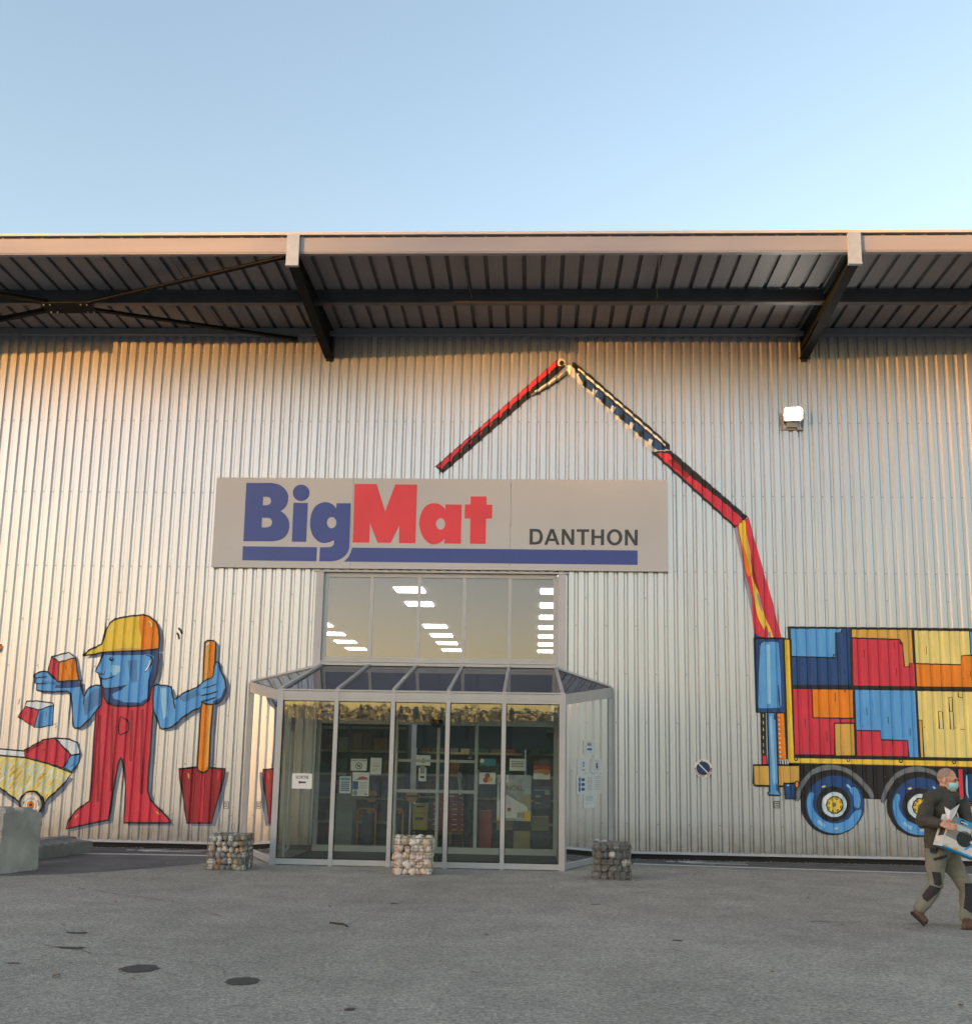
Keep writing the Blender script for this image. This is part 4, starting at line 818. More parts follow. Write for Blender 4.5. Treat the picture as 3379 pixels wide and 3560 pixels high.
# ================================================================ concrete block and sloping kerb
def conc(name, c, var): return mat(name, c, .85, var=var, scale=3.2, bump=.35, bscale=30, detail=9)
M['conc'] = conc('concrete', (.33, .325, .295), .22); M['conc2'] = conc('concrete_kerb', (.20, .205, .185), .18)
def rough_block(name, pts_fn, nx, ny, nz_, m, parent, amp=.012):
    bm = bmesh.new(); bmesh.ops.create_cube(bm, size=1); bmesh.ops.subdivide_edges(bm, edges=bm.edges[:], cuts=11, use_grid_fill=True)
    for v in bm.verts:
        p_ = Vector(pts_fn(v.co.x + .5, v.co.y + .5, v.co.z + .5)); n = sum(1 for c_ in v.co if abs(abs(c_) - .5) < 1e-4)
        q = p_ + Vector((mnoise.noise(p_ * 9), mnoise.noise(p_ * 9 + Vector((9, 0, 0))), mnoise.noise(p_ * 9 + Vector((0, 9, 0))))) * (amp * (2.4 if n >= 2 else .5)); v.co = q
    me = bpy.data.meshes.new(name); bm.to_mesh(me); bm.free(); me.materials.append(m); return reg(bpy.data.objects.new(name, me), parent)
g0 = on_z(118, 3042); g1 = on_z(135, 3025)
CB = thing('concrete_block', (-7.9, -4.3, 0), 'large grey precast concrete block with studded top standing by the wall', 'block')
a = Vector((-7.43, -4.90)); b = Vector((-7.21, -4.15)); dd = (b - a).normalized(); lf = Vector((-dd.y, dd.x)) * 1.3
def fb(u, v_, w): q = a + lf * (1 - u) + (b - a) * v_; return (q.x, q.y, w * .80)
rough_block('body', fb, 1, 1, 1, M['conc'], CB)
def fb2(u, v_, w): q = a + lf * (1 - u * .98 - .01) + (b - a) * (.03 + .94 * v_); return (q.x, q.y, .795 + w * .035)
rough_block('top_slab', fb2, 1, 1, 1, M['conc'], CB, .004)
for s0, s1 in ((.28, .40), (.52, .66), (.80, .95)):
    for t0, t1 in ((.12, .42), (.58, .88)):
        def fs(u, v_, w, s0=s0, s1=s1, t0=t0, t1=t1):
            k = .5 + (.5 if w < .5 else .36) * 1.0; cu = (s0 + s1) / 2 + (u - .5) * (s1 - s0) * (1.25 if w < .5 else .8); cv = (t0 + t1) / 2 + (v_ - .5) * (t1 - t0) * (1.1 if w < .5 else .8)
            q = a + lf * (1 - cu) + (b - a) * cv; return (q.x, q.y, .826 + w * .075)
        rough_block('stud', fs, 1, 1, 1, M['conc'], CB, .003)
q = a + lf * .62 + (b - a) * .35
mb = MB(); mb.tube([(q.x - .05, q.y, .88), (q.x - .05, q.y, .96)], .03, 6); mb.tube([(q.x + .0, q.y, .88), (q.x + .0, q.y, .94)], .05, 6); mb.build('lifting_anchor', M['steel'], CB)
KB = thing('concrete_ramp_kerb', (-8.2, -1.9, 0), 'long low grey concrete wheel stop with ribbed sloping top behind the block', 'kerb')
k0 = Vector((-7.98, -2.95)); k1 = Vector((-7.62, -1.2)); kd = (k1 - k0).normalized(); kn = Vector((-kd.y, kd.x)) * .62
def fk(u, v_, w): q = k0 + (k1 - k0) * v_ + kn * (1 - u); z = (.20 if u > .5 else .27) * w; return (q.x, q.y, z)
rough_block('body', fk, 1, 1, 1, M['conc2'], KB, .008)
for k in range(6):
    t = .3 + k * .12; q0 = k0 + (k1 - k0) * t + kn * .93; q1 = k0 + (k1 - k0) * t + kn * .07
    MB().bar((q0.x, q0.y, .262), (q1.x, q1.y, .205), .11, .02).build('rib', M['conc2'], KB)
# ================================================================ floodlight on the wall
FL = thing('floodlight', (4.93, -.02, 8.1), 'lit white wall floodlight tilted outwards high on the cladding', 'floodlight')
M['lampbody'] = mat('lamp_housing', (.30, .29, .27), .45, metal=.4); M['lamplit'] = emis('lamp_lit', (1, .93, .80), 26)
c0 = Vector((4.92, -.22, 8.35)); ux = Vector((.985, -.17, .0)); uy = Vector((.16, -.28, .94)).normalized(); uy = (uy - ux * uy.dot(ux)).normalized(); un = ux.cross(uy)
def LP(x, y, z): return c0 + ux * x + uy * y + un * z
v = [LP(x, y, z) for z, k in ((0, 1), (-.09, .72)) for x, y in ((-.185 * k, -.135 * k), (.185 * k, -.135 * k), (.185 * k, .135 * k), (-.185 * k, .135 * k))]
mobj('housing', v, [(0, 3, 2, 1), (4, 5, 6, 7), (0, 1, 5, 4), (1, 2, 6, 5), (2, 3, 7, 6), (3, 0, 4, 7)], M['lampbody'], FL)
mobj('lens', [LP(x, y, .006) for x, y in ((-.155, -.085), (-.13, -.11), (.13, -.11), (.155, -.085), (.155, .085), (.13, .11), (-.13, .11), (-.155, .085))], [tuple(range(8))], M['lamplit'], FL)
mb = MB()
for s in (-1, 1): mb.bar(LP(s * .20, 0, -.03), (4.94 + s * .2, -.03, 8.10), .012, .035)
mb.bar((4.73, -.045, 8.10), (5.15, -.045, 8.10), .03, .04); mb.build('bracket', M['lampbody'], FL)
MB().tube([(5.0, -.06, 8.12), (5.06, -.05, 8.02), (5.05, -.03, 7.94)], .008, 5).build('cable', M['black'], FL)
box('junction_box', 4.82, 5.02, -.12, -.036, 8.12, 8.22, M['lampbody'], FL)
# ================================================================ no parking disc
NP = thing('no_parking_sign', (3.123, -.05, 1.64), 'faded round no parking sign with white slash on blue disc fixed to cladding', 'sign')
M['npw'] = mat('sign_cream', (.78, .70, .58), .5, var=.1, scale=12); M['npb'] = mat('sign_navy', (.012, .03, .12), .4); M['npr'] = mat('faded_red', (.30, .10, .13), .5, var=.3, scale=30); M['npp'] = mat('faded_pink', (.52, .36, .36), .5, var=.2, scale=20)
def disc(name, r_, y0, y1, m, n=32):
    plate(name, [[(3.123 + r_ * math.cos(2 * math.pi * k / n), 1.64 + r_ * math.sin(2 * math.pi * k / n)) for k in range(n)]], y0, y1, m, NP)
disc('rim', .168, -.046, -.0355, M['npw']); disc('disc', .124, -.050, -.0465, M['npb'])
def arc(a0, a1, r0, r1, m):
    pts = [(3.123 + r0 * math.cos(R(t)), 1.64 + r0 * math.sin(R(t))) for t in range(a0, a1 + 1, 5)] + [(3.123 + r1 * math.cos(R(t)), 1.64 + r1 * math.sin(R(t))) for t in range(a1, a0 - 1, -5)]
    plate('faded_ring', [pts], -.0485, -.0466, m, NP)
arc(-25, 5, .128, .160, M['npr']); arc(190, 280, .128, .158, M['npp']); arc(300, 330, .128, .158, M['npp']); arc(95, 110, .128, .146, M['npr']); arc(175, 188, .130, .160, M['npr'])
d_ = .1; plate('slash', [[(3.123 - .098, 1.64 + .083), (3.123 - .083, 1.64 + .098), (3.123 + .098, 1.64 - .083), (3.123 + .083, 1.64 - .098)]], -.0525, -.0505, mat('sign_white', (.7, .7, .72), .5), NP)
# ================================================================ customer carrying a box
def MPx(x, y, dY=0.0): return on_y(3080 + x / 3.0903, 2640 + y / 3.0903, -7.65 + dY)
PS = thing('person', (4.6, -7.7, 0), 'person in dark olive jacket and pale blue face mask striding with a box', 'person')
M['skin'] = mat('skin', (.50, .26, .17), .5, var=.08, scale=18); M['hair'] = mat('shaved_hair', (.27, .19, .15), .7, var=.25, scale=60)
M['jacket'] = mat('jacket_cloth', (.050, .046, .037), .85, var=.2, scale=7, bump=.6, bscale=14); M['trouser'] = mat('trouser_cloth', (.165, .172, .140), .85, var=.18, scale=6, bump=.6, bscale=16)
M['pad'] = mat('black_cordura', (.018, .018, .021), .8, var=.2, scale=20); M['boot'] = mat('boot_leather', (.085, .045, .025), .7, var=.3, scale=20); M['sole'] = mat('boot_sole', (.02, .018, .016), .8); M['mask'] = mat('mask_blue', (.33, .66, .72), .7, var=.06, scale=30)
class Loft:
    """rings of ellipses along a path, several pieces united by a voxel remesh"""
    def __init__(s): s.mb = MB()
    def seg(s, pts, rad, side=None, n=14, cap=True):
        P = [Vector(p) for p in pts]; N = len(P); vs = []
        for i, p in enumerate(P):
            d = (P[min(N - 1, i + 1)] - P[max(0, i - 1)]).normalized(); a, b = rad[i] if isinstance(rad[i], tuple) else (rad[i], rad[i])
            sv = Vector(side) if side is not None else d.orthogonal(); sv = (sv - d * sv.dot(d)).normalized(); tv = d.cross(sv)
            vs.append([p + sv * (a * math.cos(t)) + tv * (b * math.sin(t)) for t in [2 * math.pi * k / n for k in range(n)]])
        rings = []
        rings = vs; flat = [v for r_ in rings for v in r_]; fs = []
        for i in range(N - 1): fs += [(i * n + k, i * n + (k + 1) % n, (i + 1) * n + (k + 1) % n, (i + 1) * n + k) for k in range(n)]
        c0, c1 = len(flat), len(flat) + 1
        d0 = (P[1] - P[0]).normalized(); d1 = (P[-1] - P[-2]).normalized()
        r0 = min(rad[0]) if isinstance(rad[0], tuple) else rad[0]; r1 = min(rad[-1]) if isinstance(rad[-1], tuple) else rad[-1]
        flat += [P[0] - d0 * r0 * .6, P[-1] + d1 * r1 * .6]
        fs += [(c0, (k + 1) % n, k) for k in range(n)] + [(c1, (N - 1) * n + k, (N - 1) * n + (k + 1) % n) for k in range(n)]
        s.mb.add(flat, fs); return s
    def ball(s, c, ax, r_, n=12):
        c = Vector(c); vs = []; fs = []; m = 8
        for i in range(1, m):
            ph = math.pi * i / m
            for k in range(n):
                t = 2 * math.pi * k / n; vs.append(c + ax[0] * (r_[0] * math.sin(ph) * math.cos(t)) + ax[1] * (r_[1] * math.sin(ph) * math.sin(t)) + ax[2] * (r_[2] * math.cos(ph)))
        for i in range(m - 2): fs += [(i * n + k, (i + 1) * n + k, (i + 1) * n + (k + 1) % n, i * n + (k + 1) % n) for k in range(n)]
        a, b = len(vs), len(vs) + 1; vs += [c + ax[2] * r_[2], c - ax[2] * r_[2]]
        fs += [(a, k, (k + 1) % n) for k in range(n)] + [(b, (m - 2) * n + (k + 1) % n, (m - 2) * n + k) for k in range(n)]
        s.mb.add(vs, fs); return s
    def build(s, name, m, parent, voxel=.01, smooth=4):
        o = s.mb.build(name, m, parent); md = o.modifiers.new('r', 'REMESH'); md.mode = 'VOXEL'; md.voxel_size = voxel
        if smooth: sm = o.modifiers.new('s', 'SMOOTH'); sm.iterations = smooth; sm.factor = .5
        bpy.context.view_layer.update(); dg = bpy.context.evaluated_depsgraph_get()
        me = bpy.data.meshes.new_from_object(o.evaluated_get(dg)); o.modifiers.clear(); old = o.data; o.data = me; bpy.data.meshes.remove(old); me.name = name
        shadesmooth(me)
        if not me.materials: me.materials.append(m)
        return o
HC = MPx(655, 222, -.02); TY = R(36); HF = Vector((math.cos(TY), -math.sin(TY), -.13)).normalized(); HR = Vector((-math.sin(TY), -math.cos(TY), 0)); HU = HR.cross(HF).normalized()
if HU.z < 0: HU = -HU
def H(f, r_, u): return HC + HF * f + HR * r_ + HU * u
nb = MPx(610, 365, .0); shR = MPx(462, 425, -.14); shL = MPx(800, 440, .15); elR = MPx(392, 655, -.22); wrR = MPx(590, 692, -.45); pel = MPx(545, 965, 0); hpR = MPx(525, 1020, -.09); hpL = MPx(650, 1020, .08)
knR = MPx(525, 1365, -.10); anR = MPx(352, 1610, -.06); knL = MPx(868, 1400, .0); anL = MPx(868, 1710, -.16); elL = MPx(868, 660, .02); wrL = MPx(900, 760, -.16)
BF = Vector((math.cos(R(40)), -math.sin(R(40)), 0)); BR = Vector((-math.sin(R(40)), -math.cos(R(40)), 0)); Z = Vector((0, 0, 1))
# body: one continuous figure (head, neck, trunk, limbs, hands)
L = Loft()
L.ball(H(-.012, 0, .03), (HF, HR, HU), (.103, .080, .100)).ball(H(.03, 0, -.045), (HF, HR, HU), (.072, .062, .085)).ball(H(.055, 0, .015), (HF, HR, HU), (.045, .06, .05))
L.seg([H(.088, 0, .012), H(.108, 0, -.012), H(.112, 0, -.030)], [.010, .014, .016], n=8).ball(H(.088, 0, .028), (HF, HR, HU), (.018, .05, .012)).ball(H(.07, 0, -.10), (HF, HR, HU), (.03, .03, .022))
for s in (-1, 1): L.ball(H(-.012, s * .082, -.005), (HF, HR, HU), (.022, .010, .034))
L.seg([nb - Z * .03, nb.lerp(H(-.02, 0, -.06), .6), H(-.02, 0, -.05)], [.066, .060, .058])
chest = nb.lerp(pel, .3); L.seg([pel - Z * .04, pel + Z * .08, chest - Z * .1, chest, nb - Z * .05], [(.15, .10), (.145, .10), (.15, .11), (.16, .11), (.10, .08)], BR)
for a_, b_, c_ in ((shR, elR, wrR), (shL, elL, wrL)): L.seg([a_, a_.lerp(b_, .5), b_], [.052, .046, .040]); L.seg([b_, b_.lerp(c_, .5), c_], [.042, .037, .027])
for a_, b_, c_ in ((hpR, knR, anR), (hpL, knL, anL)): L.seg([a_, a_.lerp(b_, .5), b_], [.085, .07, .055]); L.seg([b_, b_.lerp(c_, .4), c_], [.055, .052, .036])
# right hand over the box edge: palm, four fingers and a thumb
hd = (MPx(700, 722, -.49) - wrR).normalized(); hn = Vector((.15, -.95, .2)).normalized(); hs = hd.cross(hn).normalized(); hn = hs.cross(hd).normalized()
if hs.z < 0: hs = -hs
palm = wrR + hd * .05
L.seg([wrR - hd * .01, wrR + hd * .03, wrR + hd * .085], [(.024, .018), (.040, .016), (.041, .014)], hs)
for k, (off, ln) in enumerate(((.033, .072), (.011, .080), (-.011, .076), (-.033, .060))):
    b_ = wrR + hd * .082 + hs * off; L.seg([b_, b_ + hd * ln * .5 + hn * .004, b_ + hd * ln * .85 - hn * .004, b_ + hd * ln - hn * .016], [.0085, .008, .0075, .006], n=8)
b_ = wrR + hd * .025 + hs * .036; L.seg([b_, b_ + hd * .025 + hs * .022 + hn * .004, b_ + hd * .055 + hs * .030, b_ + hd * .072 + hs * .028], [.013, .0115, .010, .008], n=8)
# left hand under the far side of the box
ld_ = Vector((.75, -.5, .2)).normalized(); ls = Vector((0, .4, 1)).normalized(); L.seg([wrL - ld_ * .01, wrL + ld_ * .04, wrL + ld_ * .085], [(.026, .018), (.040, .016), (.040, .013)], ls)
for off, ln in ((.030, .07), (.010, .078), (-.010, .074), (-.029, .058)):
    b_ = wrL + ld_ * .082 + ls * off; L.seg([b_, b_ + ld_ * ln * .5, b_ + ld_ * ln], [.0095, .009, .007], n=8)
b_ = wrL + ld_ * .025 + ls * .036; L.seg([b_, b_ + ld_ * .03 + ls * .03, b_ + ld_ * .05 + ls * .045], [.013, .011, .008], n=8)
L.build('body', M['skin'], PS, .0055, 2)
# clothes
L = Loft()
L.seg([pel + Z * .02 + BF * .01, pel + Z * .12 + BF * .012, chest - Z * .12 + BF * .01, chest + BF * .005, nb - Z * .06, nb + Z * .0, nb + Z * .055 - HF * .02], [(.182, .135), (.188, .142), (.192, .150), (.200, .148), (.150, .118), (.090, .088), (.078, .082)], BR, n=20)
L.seg([nb - Z * .05 - BR * .02, shR.lerp(nb, .4) - Z * .005, shR, shR.lerp(elR, .35), shR.lerp(elR, .7), elR], [.085, .088, .088, .080, .076, .070]); L.seg([elR, elR.lerp(wrR, .35), elR.lerp(wrR, .7), wrR - (wrR - elR).normalized() * .012], [.072, .068, .058, .047])
L.seg([nb - Z * .05, shL.lerp(nb, .4) - Z * .005, shL, shL.lerp(elL, .5), elL], [.085, .088, .085, .076, .070]); L.seg([elL, elL.lerp(wrL, .5), wrL], [.070, .062, .045])
L.ball(elR - Vector((.0, 0, .015)), (Vector((1, 0, 0)), Vector((0, 1, 0)), Z), (.078, .072, .075))
jk = L.build('jacket', M['jacket'], PS, .010, 3)
for v in jk.data.vertices:       # folds
    c_ = v.co; k = mnoise.noise(Vector((c_.x * 9, c_.y * 9, c_.z * 16))) * .010 + mnoise.noise(Vector((c_.x * 22, c_.y * 22, c_.z * 30))) * .004; v.co = c_ + v.normal * k
L = Loft()
L.seg([pel + Z * .07, pel - Z * .03, pel - Z * .10], [(.165, .125), (.172, .135), (.165, .130)], BR, n=18)
L.seg([hpR + Z * .03, hpR.lerp(knR, .35), hpR.lerp(knR, .7), knR], [.112, .105, .090, .080]); L.seg([knR, knR.lerp(anR, .4), knR.lerp(anR, .8), anR + (anR - knR).normalized() * .01], [.080, .080, .074, .068])
L.seg([hpL + Z * .03, hpL.lerp(knL, .35), hpL.lerp(knL, .7), knL], [.112, .105, .092, .082]); L.seg([knL, knL.lerp(anL, .4), knL.lerp(anL, .8), anL + (anL - knL).normalized() * .02], [.082, .084, .080, .076])
tr_ = L.build('trousers', M['trouser'], PS, .011, 3)
for v in tr_.data.vertices:
    c_ = v.co; k = mnoise.noise(Vector((c_.x * 8 + 4, c_.y * 8, c_.z * 13))) * .012 + mnoise.noise(Vector((c_.x * 20, c_.y * 20, c_.z * 34))) * .005; v.co = c_ + v.normal * k
def cling(name, m, pts, Y0, target, off=.006):
    """flat outline in photo crop pixels laid onto the trouser surface from the front, as a real patch of cloth"""
    from mathutils.bvhtree import BVHTree
    T = BVHTree.FromPolygons([v.co.copy() for v in target.data.vertices], [tuple(p.vertices) for p in target.data.polygons])
    bm = bmesh.new(); vs = [bm.verts.new((x, y, 0)) for x, y in pts]; bm.faces.new(vs)
    bmesh.ops.triangulate(bm, faces=bm.faces[:]); bmesh.ops.subdivide_edges(bm, edges=bm.edges[:], cuts=3, use_grid_fill=True)
    V = []; ok = {}
    for v in bm.verts:
        d = MPx(v.co.x, v.co.y, 0) - CAM; d.normalize(); loc, nr, i, dist = T.ray_cast(CAM, d)
        if loc is None: loc, nr, i, dist = T.find_nearest(MPx(v.co.x, v.co.y, Y0))
        v.co = loc + (nr if nr.dot(d) < 0 else -nr) * off
    me = bpy.data.meshes.new(name); bm.to_mesh(me); bm.free(); me.materials.append(m); shadesmooth(me)
    return reg(bpy.data.objects.new(name, me), target)
cling('knee_pad', M['pad'], [(470, 1350), (585, 1385), (560, 1420), (440, 1530), (395, 1500), (385, 1460)], -.15, tr_)
cling('knee_pad', M['pad'], [(840, 1330), (945, 1335), (945, 1640), (905, 1650), (830, 1600), (845, 1470)], -.1, tr_)
cling('thigh_pocket', M['pad'], [(490, 1205), (580, 1215), (595, 1340), (570, 1360), (515, 1345)], -.15, tr_)
cling('tool_pocket', M['pad'], [(500, 1065), (640, 1022), (655, 1045), (600, 1075), (515, 1088)], -.15, tr_)
cling('holster_pocket', M['pad'], [(465, 935), (550, 945), (552, 1000), (520, 1018), (470, 1000)], -.15, tr_)
# boots
for an, toe, heel, ny in ((anR, MPx(412, 1738, -.10), MPx(318, 1640, -.05), 0), (anL, MPx(985, 1832, -.25), MPx(838, 1822, -.25), 0)):
    if an is anL: heel.z = .035; toe.z = .03
    d = (toe - heel).normalized(); sd = d.cross(Vector((0, 1, 0))) if an is anR else Vector((0, 1, 0))
    sd = Vector((0, 1, 0)); L = Loft(); L.seg([heel - d * .01, heel + d * .06, heel + d * .14, toe + d * .02], [(.042, .045), (.046, .05), (.048, .04), (.040, .028)], sd); L.seg([an - Z * .0, an.lerp(heel + d * .05, .6), heel + d * .05], [.055, .052, .05])
    bt = L.build('boot', M['boot'], PS, .009, 2)
    up = d.cross(sd).normalized(); up = up if up.z > 0 else -up
    MB().bar(heel - d * .03 - up * .042, toe + d * .03 - up * .030, .09, .02, up).build('sole', M['sole'], bt)
# shaved hair, eyes, brows
bm = bmesh.new(); bmesh.ops.create_icosphere(bm, subdivisions=4, radius=1)
for v in list(bm.verts):
    q = v.co
    if q.z < -.25 + .55 * (q.x + .2) or (q.x > .55 and q.z < .8) or q.z < -.35: bm.verts.remove(v)
for v in bm.verts: v.co = H(-.012 + v.co.x * .1045, v.co.y * .0815, .03 + v.co.z * .1012)
me = bpy.data.meshes.new('hair'); bm.to_mesh(me); bm.free(); me.materials.append(M['hair']); shadesmooth(me); reg(bpy.data.objects.new('hair', me), PS)
M['eye'] = mat('eye_dark', (.02, .015, .012), .3)
for s in (-1, 1):
    L = Loft(); L.ball(H(.092, s * .034, .010), (HF, HR, HU), (.010, .015, .007)); L.mb.build('eye', M['eye'], PS, True)
    MB().tube([H(.098, s * .014, .026), H(.100, s * .034, .031), H(.085, s * .056, .026)], [.004, .006, .003], 6).build('eyebrow', M['hair'], PS, True)
v = []; f = []; NU, NV = 15, 9
for j in range(NV):
    for i in range(NU):
        a_ = R(-68 + 136 * i / (NU - 1)); t = j / (NV - 1); u = -.012 - .098 * t
        rr = .105 + .016 * math.sin(math.pi * t) - .012 * t + (.003 if j % 2 else 0); rr += .016 * max(0, math.cos(a_) - .75) * (1.6 - 2 * t)
        v.append(H(rr * math.cos(a_) + .004 - .012 * t, (rr - .018) * math.sin(a_) * (1 - .12 * t), u + .010 * abs(math.sin(a_)) * (1 - 2 * t) * -1))
for j in range(NV - 1):
    for i in range(NU - 1): n = j * NU + i; f.append((n, n + 1, n + NU + 1, n + NU))
mobj('face_mask', v, f, M['mask'], PS, True)
M['paper'] = mat('paper_white', (.66, .66, .70), .7, var=.03)
for s in (-1, 1): MB().tube([H(.045, s * .086, -.03), H(.01, s * .092, -.02), H(-.018, s * .094, .012), H(-.02, s * .092, -.012), H(.01, s * .090, -.06), H(.042, s * .075, -.09)], .0018, 5).build('ear_loop', M['paper'], PS)
# jacket collar tips and zip
MB().tube([MPx(718, 395, -.17), MPx(728, 470, -.22), MPx(735, 560, -.24)], .005, 5).build('zip', M['pad'], PS)
# ---------------------------------------------------------------- the box and the papers
BX = thing('carton', tuple(MPx(760, 800, -.42)), 'tilted printed cardboard box with bright blue edges carried by the person', 'box')
o_ = MPx(600, 930, -.40); e1 = (MPx(924, 1062, -.36) - o_); e1.y = -.02 * 0 + .06; e1.normalize(); e2 = (MPx(640, 598, -.40) - o_); e2 = (e2 - e1 * e2.dot(e1)).normalized(); e3 = e1.cross(e2); e3 = e3 if e3.y > 0 else -e3
e3 = (e3 + Vector((-.30, 0, 0))).normalized()
BWd, BHt, BD = .56, .35, .13
def K(x, y, z): return o_ + e1 * x + e2 * y + e3 * z
M['ctn'] = mat('carton_print', (.30, .29, .27), .55, var=.2, scale=5); M['cblue'] = mat('carton_blue', (.03, .30, .62), .5, var=.06); M['cblk'] = mat('carton_black', (.02, .025, .027), .5, var=.3, scale=16); M['cwht'] = mat('carton_white', (.60, .62, .62), .55, var=.05); M['cyel'] = mat('carton_yellow', (.70, .46, .05), .5)
M['cside'] = mat('carton_side', (.52, .54, .54), .55, var=.18, scale=7)
v = [K(x, y, z) for z in (0, BD) for x, y in ((0, 0), (BWd, 0), (BWd, BHt), (0, BHt))]
me_ = mobj('box_body', v, [(0, 1, 2, 3), (7, 6, 5, 4), (0, 4, 5, 1), (1, 5, 6, 2), (2, 6, 7, 3), (3, 7, 4, 0)], [M['ctn'], M['cblue'], M['cside']], BX, fm=[0, 0, 1, 2, 1, 2])
def pr(name, m, pts, d=.0015): mobj(name, [K(x * BWd, y * BHt, -d) for x, y in pts], [tuple(range(len(pts)))], m, BX)
pr('top_band', M['cblue'], [(.16, .84), (1, .84), (1, 1), (.12, 1)]); pr('bottom_band', M['cblue'], [(0, 0), (1, 0), (1, .05), (0, .05)]); pr('picture_floor', M['cwht'], [(0, .05), (1, .05), (1, .22), (.5, .30), (0, .34)])
pr('reel_picture', M['cblk'], [(.38 + .17 * math.cos(t), .45 + .25 * math.sin(t)) for t in [2 * math.pi * k / 12 for k in range(12)]], .003); pr('reel_stand', M['cblue'], [(.42, .14), (.46, .14), (.60, .40), (.57, .44)], .004); pr('reel_label', M['cwht'], [(.50, .40), (.60, .38), (.60, .46), (.51, .48)], .0045)
pr('caption', M['cyel'], [(.03, .06), (.10, .06), (.10, .12), (.03, .12)], .003); pr('caption', M['cwht'], [(.11, .06), (.20, .06), (.20, .11), (.11, .11)], .003); pr('caption', M['cyel'], [(.22, .06), (.32, .06), (.32, .11), (.22, .11)], .003)
pr('logo', M['cblk'], [(.24 + .05 * math.cos(t), .91 + .075 * math.sin(t)) for t in [2 * math.pi * k / 10 for k in range(10)]], .003); pr('logo_text', M['cwht'], [(.21, .89), (.36, .89), (.36, .925), (.21, .925)], .004); pr('address_label', M['cwht'], [(.12, .62), (.46, .62), (.46, .80), (.12, .80)], .003)
mobj('side_print', [K(-.0015, y * BHt, z * BD) for y, z in ((.35, .2), (.75, .2), (.72, .75), (.30, .75))], [(0, 1, 2, 3)], M['cblk'], BX)
PA = thing('paper_sheet', tuple(MPx(680, 640, -.44)), 'folded white paper held upright by the person against the box', 'paper')
a_, b_, c_, d_, e_ = MPx(668, 690, -.455), MPx(640, 610, -.46), MPx(622, 508, -.44), MPx(688, 548, -.48), MPx(788, 478, -.43); f_ = MPx(740, 590, -.45)
mobj('sheet', [a_, b_, c_, d_, e_, f_], [(0, 3, 2, 1), (0, 5, 4, 3)], M['paper'], PA)
# ================================================================ notices on the glass
def on_plane(px, py, p0, n):
    v = ray(px, py); n = Vector(n); return CAM + v * ((Vector(p0) - CAM).dot(n) / v.dot(n))
M['pap'] = mat('notice_paper', (.66, .68, .66), .7, var=.03); M['ink'] = mat('ink_black', (.03, .03, .035), .7); M['inkb'] = mat('ink_blue', (.02, .10, .28), .7); M['inkg'] = mat('ink_grey', (.28, .29, .29), .7); M['inkr'] = mat('ink_red', (.45, .05, .04), .7); M['inkc'] = mat('ink_cyan', (.06, .36, .50), .7)
def text_mesh(body, size):
    c = bpy.data.curves.new('t', 'FONT'); c.body = body; c.size = size; c.align_x = 'CENTER'; c.offset = size * .012; o = bpy.data.objects.new('t', c); COL.objects.link(o)
    bpy.context.view_layer.update(); me = bpy.data.meshes.new_from_object(o.evaluated_get(bpy.context.evaluated_depsgraph_get())); bpy.data.objects.remove(o); return me
class Notice:
    def __init__(s, fn, x0, y0, x1, y1, plane, n, label, cat='notice', m=None, name='notice', lift=.004):
        s.n = Vector(n).normalized(); s.p = plane
        c = [on_plane(*fn(x, y), plane, n) for x, y in ((x0, y1), (x1, y1), (x1, y0), (x0, y0))]
        s.o = (c[0] + c[3]) / 2 * .5 + (c[1] + c[2]) / 2 * .5; s.w = ((c[1] - c[0]).length + (c[2] - c[3]).length) / 2; s.h = ((c[3] - c[0]).length + (c[2] - c[1]).length) / 2
        s.ux = (c[1] - c[0]).normalized(); s.ux.z = 0; s.ux.normalize(); s.uz = Vector((0, 0, 1)); s.k = -1 if s.n.dot(ray(1689, 1780)) > 0 else 1
        s.t = thing(name, tuple(s.o), label, cat); s.part('sheet', m or M['pap'], [(0, 0), (1, 0), (1, 1), (0, 1)], 0)
    def P(s, u, v, d=0): return s.o + s.ux * ((u - .5) * s.w) + s.uz * ((v - .5) * s.h) + s.n * (s.k * d)
    def part(s, name, m, pts, d=.0015): mobj(name, [s.P(u, v, d) for u, v in pts], [tuple(range(len(pts)))], m, s.t)
    def rect(s, m, u0, v0, u1, v1, d=.0015, name='print'): s.part(name, m, [(u0, v0), (u1, v0), (u1, v1), (u0, v1)], d)
    def lines(s, m, u0, u1, vs, th=.02):
        mb = MB(); r_ = random.Random(len(vs))
        for v in vs:
            e = u1 - r_.random() * .15 * (u1 - u0); mb.add([s.P(u0, v, .0015), s.P(e, v, .0015), s.P(e, v + th, .0015), s.P(u0, v + th, .0015)], [(0, 1, 2, 3)])
        tag(mb.build('text_lines', m, s.t), kind='stuff')
    def text(s, body, u, v, size, m):
        me = text_mesh(body, size); me.materials.clear(); me.materials.append(m)
        for q in me.vertices: c_ = s.P(u, v, .002) + s.ux * q.co.x + s.uz * q.co.y; q.co = c_
        reg(bpy.data.objects.new('lettering', me), s.t)
    def disc(s, m, u, v, r_, d=.0015, n=16, name='print', hole=0):
        if hole:
            mb = MB(); A_ = [2 * math.pi * k / n for k in range(n)]
            mb.add([s.P(u, v, d) + s.ux * (rr * math.cos(t)) + s.uz * (rr * math.sin(t)) for rr in (r_, hole) for t in A_], [(k, (k + 1) % n, n + (k + 1) % n, n + k) for k in range(n)]); mb.build(name, m, s.t)
        else: mobj(name, [s.P(u, v, d) + s.ux * (r_ * math.cos(2 * math.pi * k / n)) + s.uz * (r_ * math.sin(2 * math.pi * k / n)) for k in range(n)], [tuple(range(n))], m, s.t)
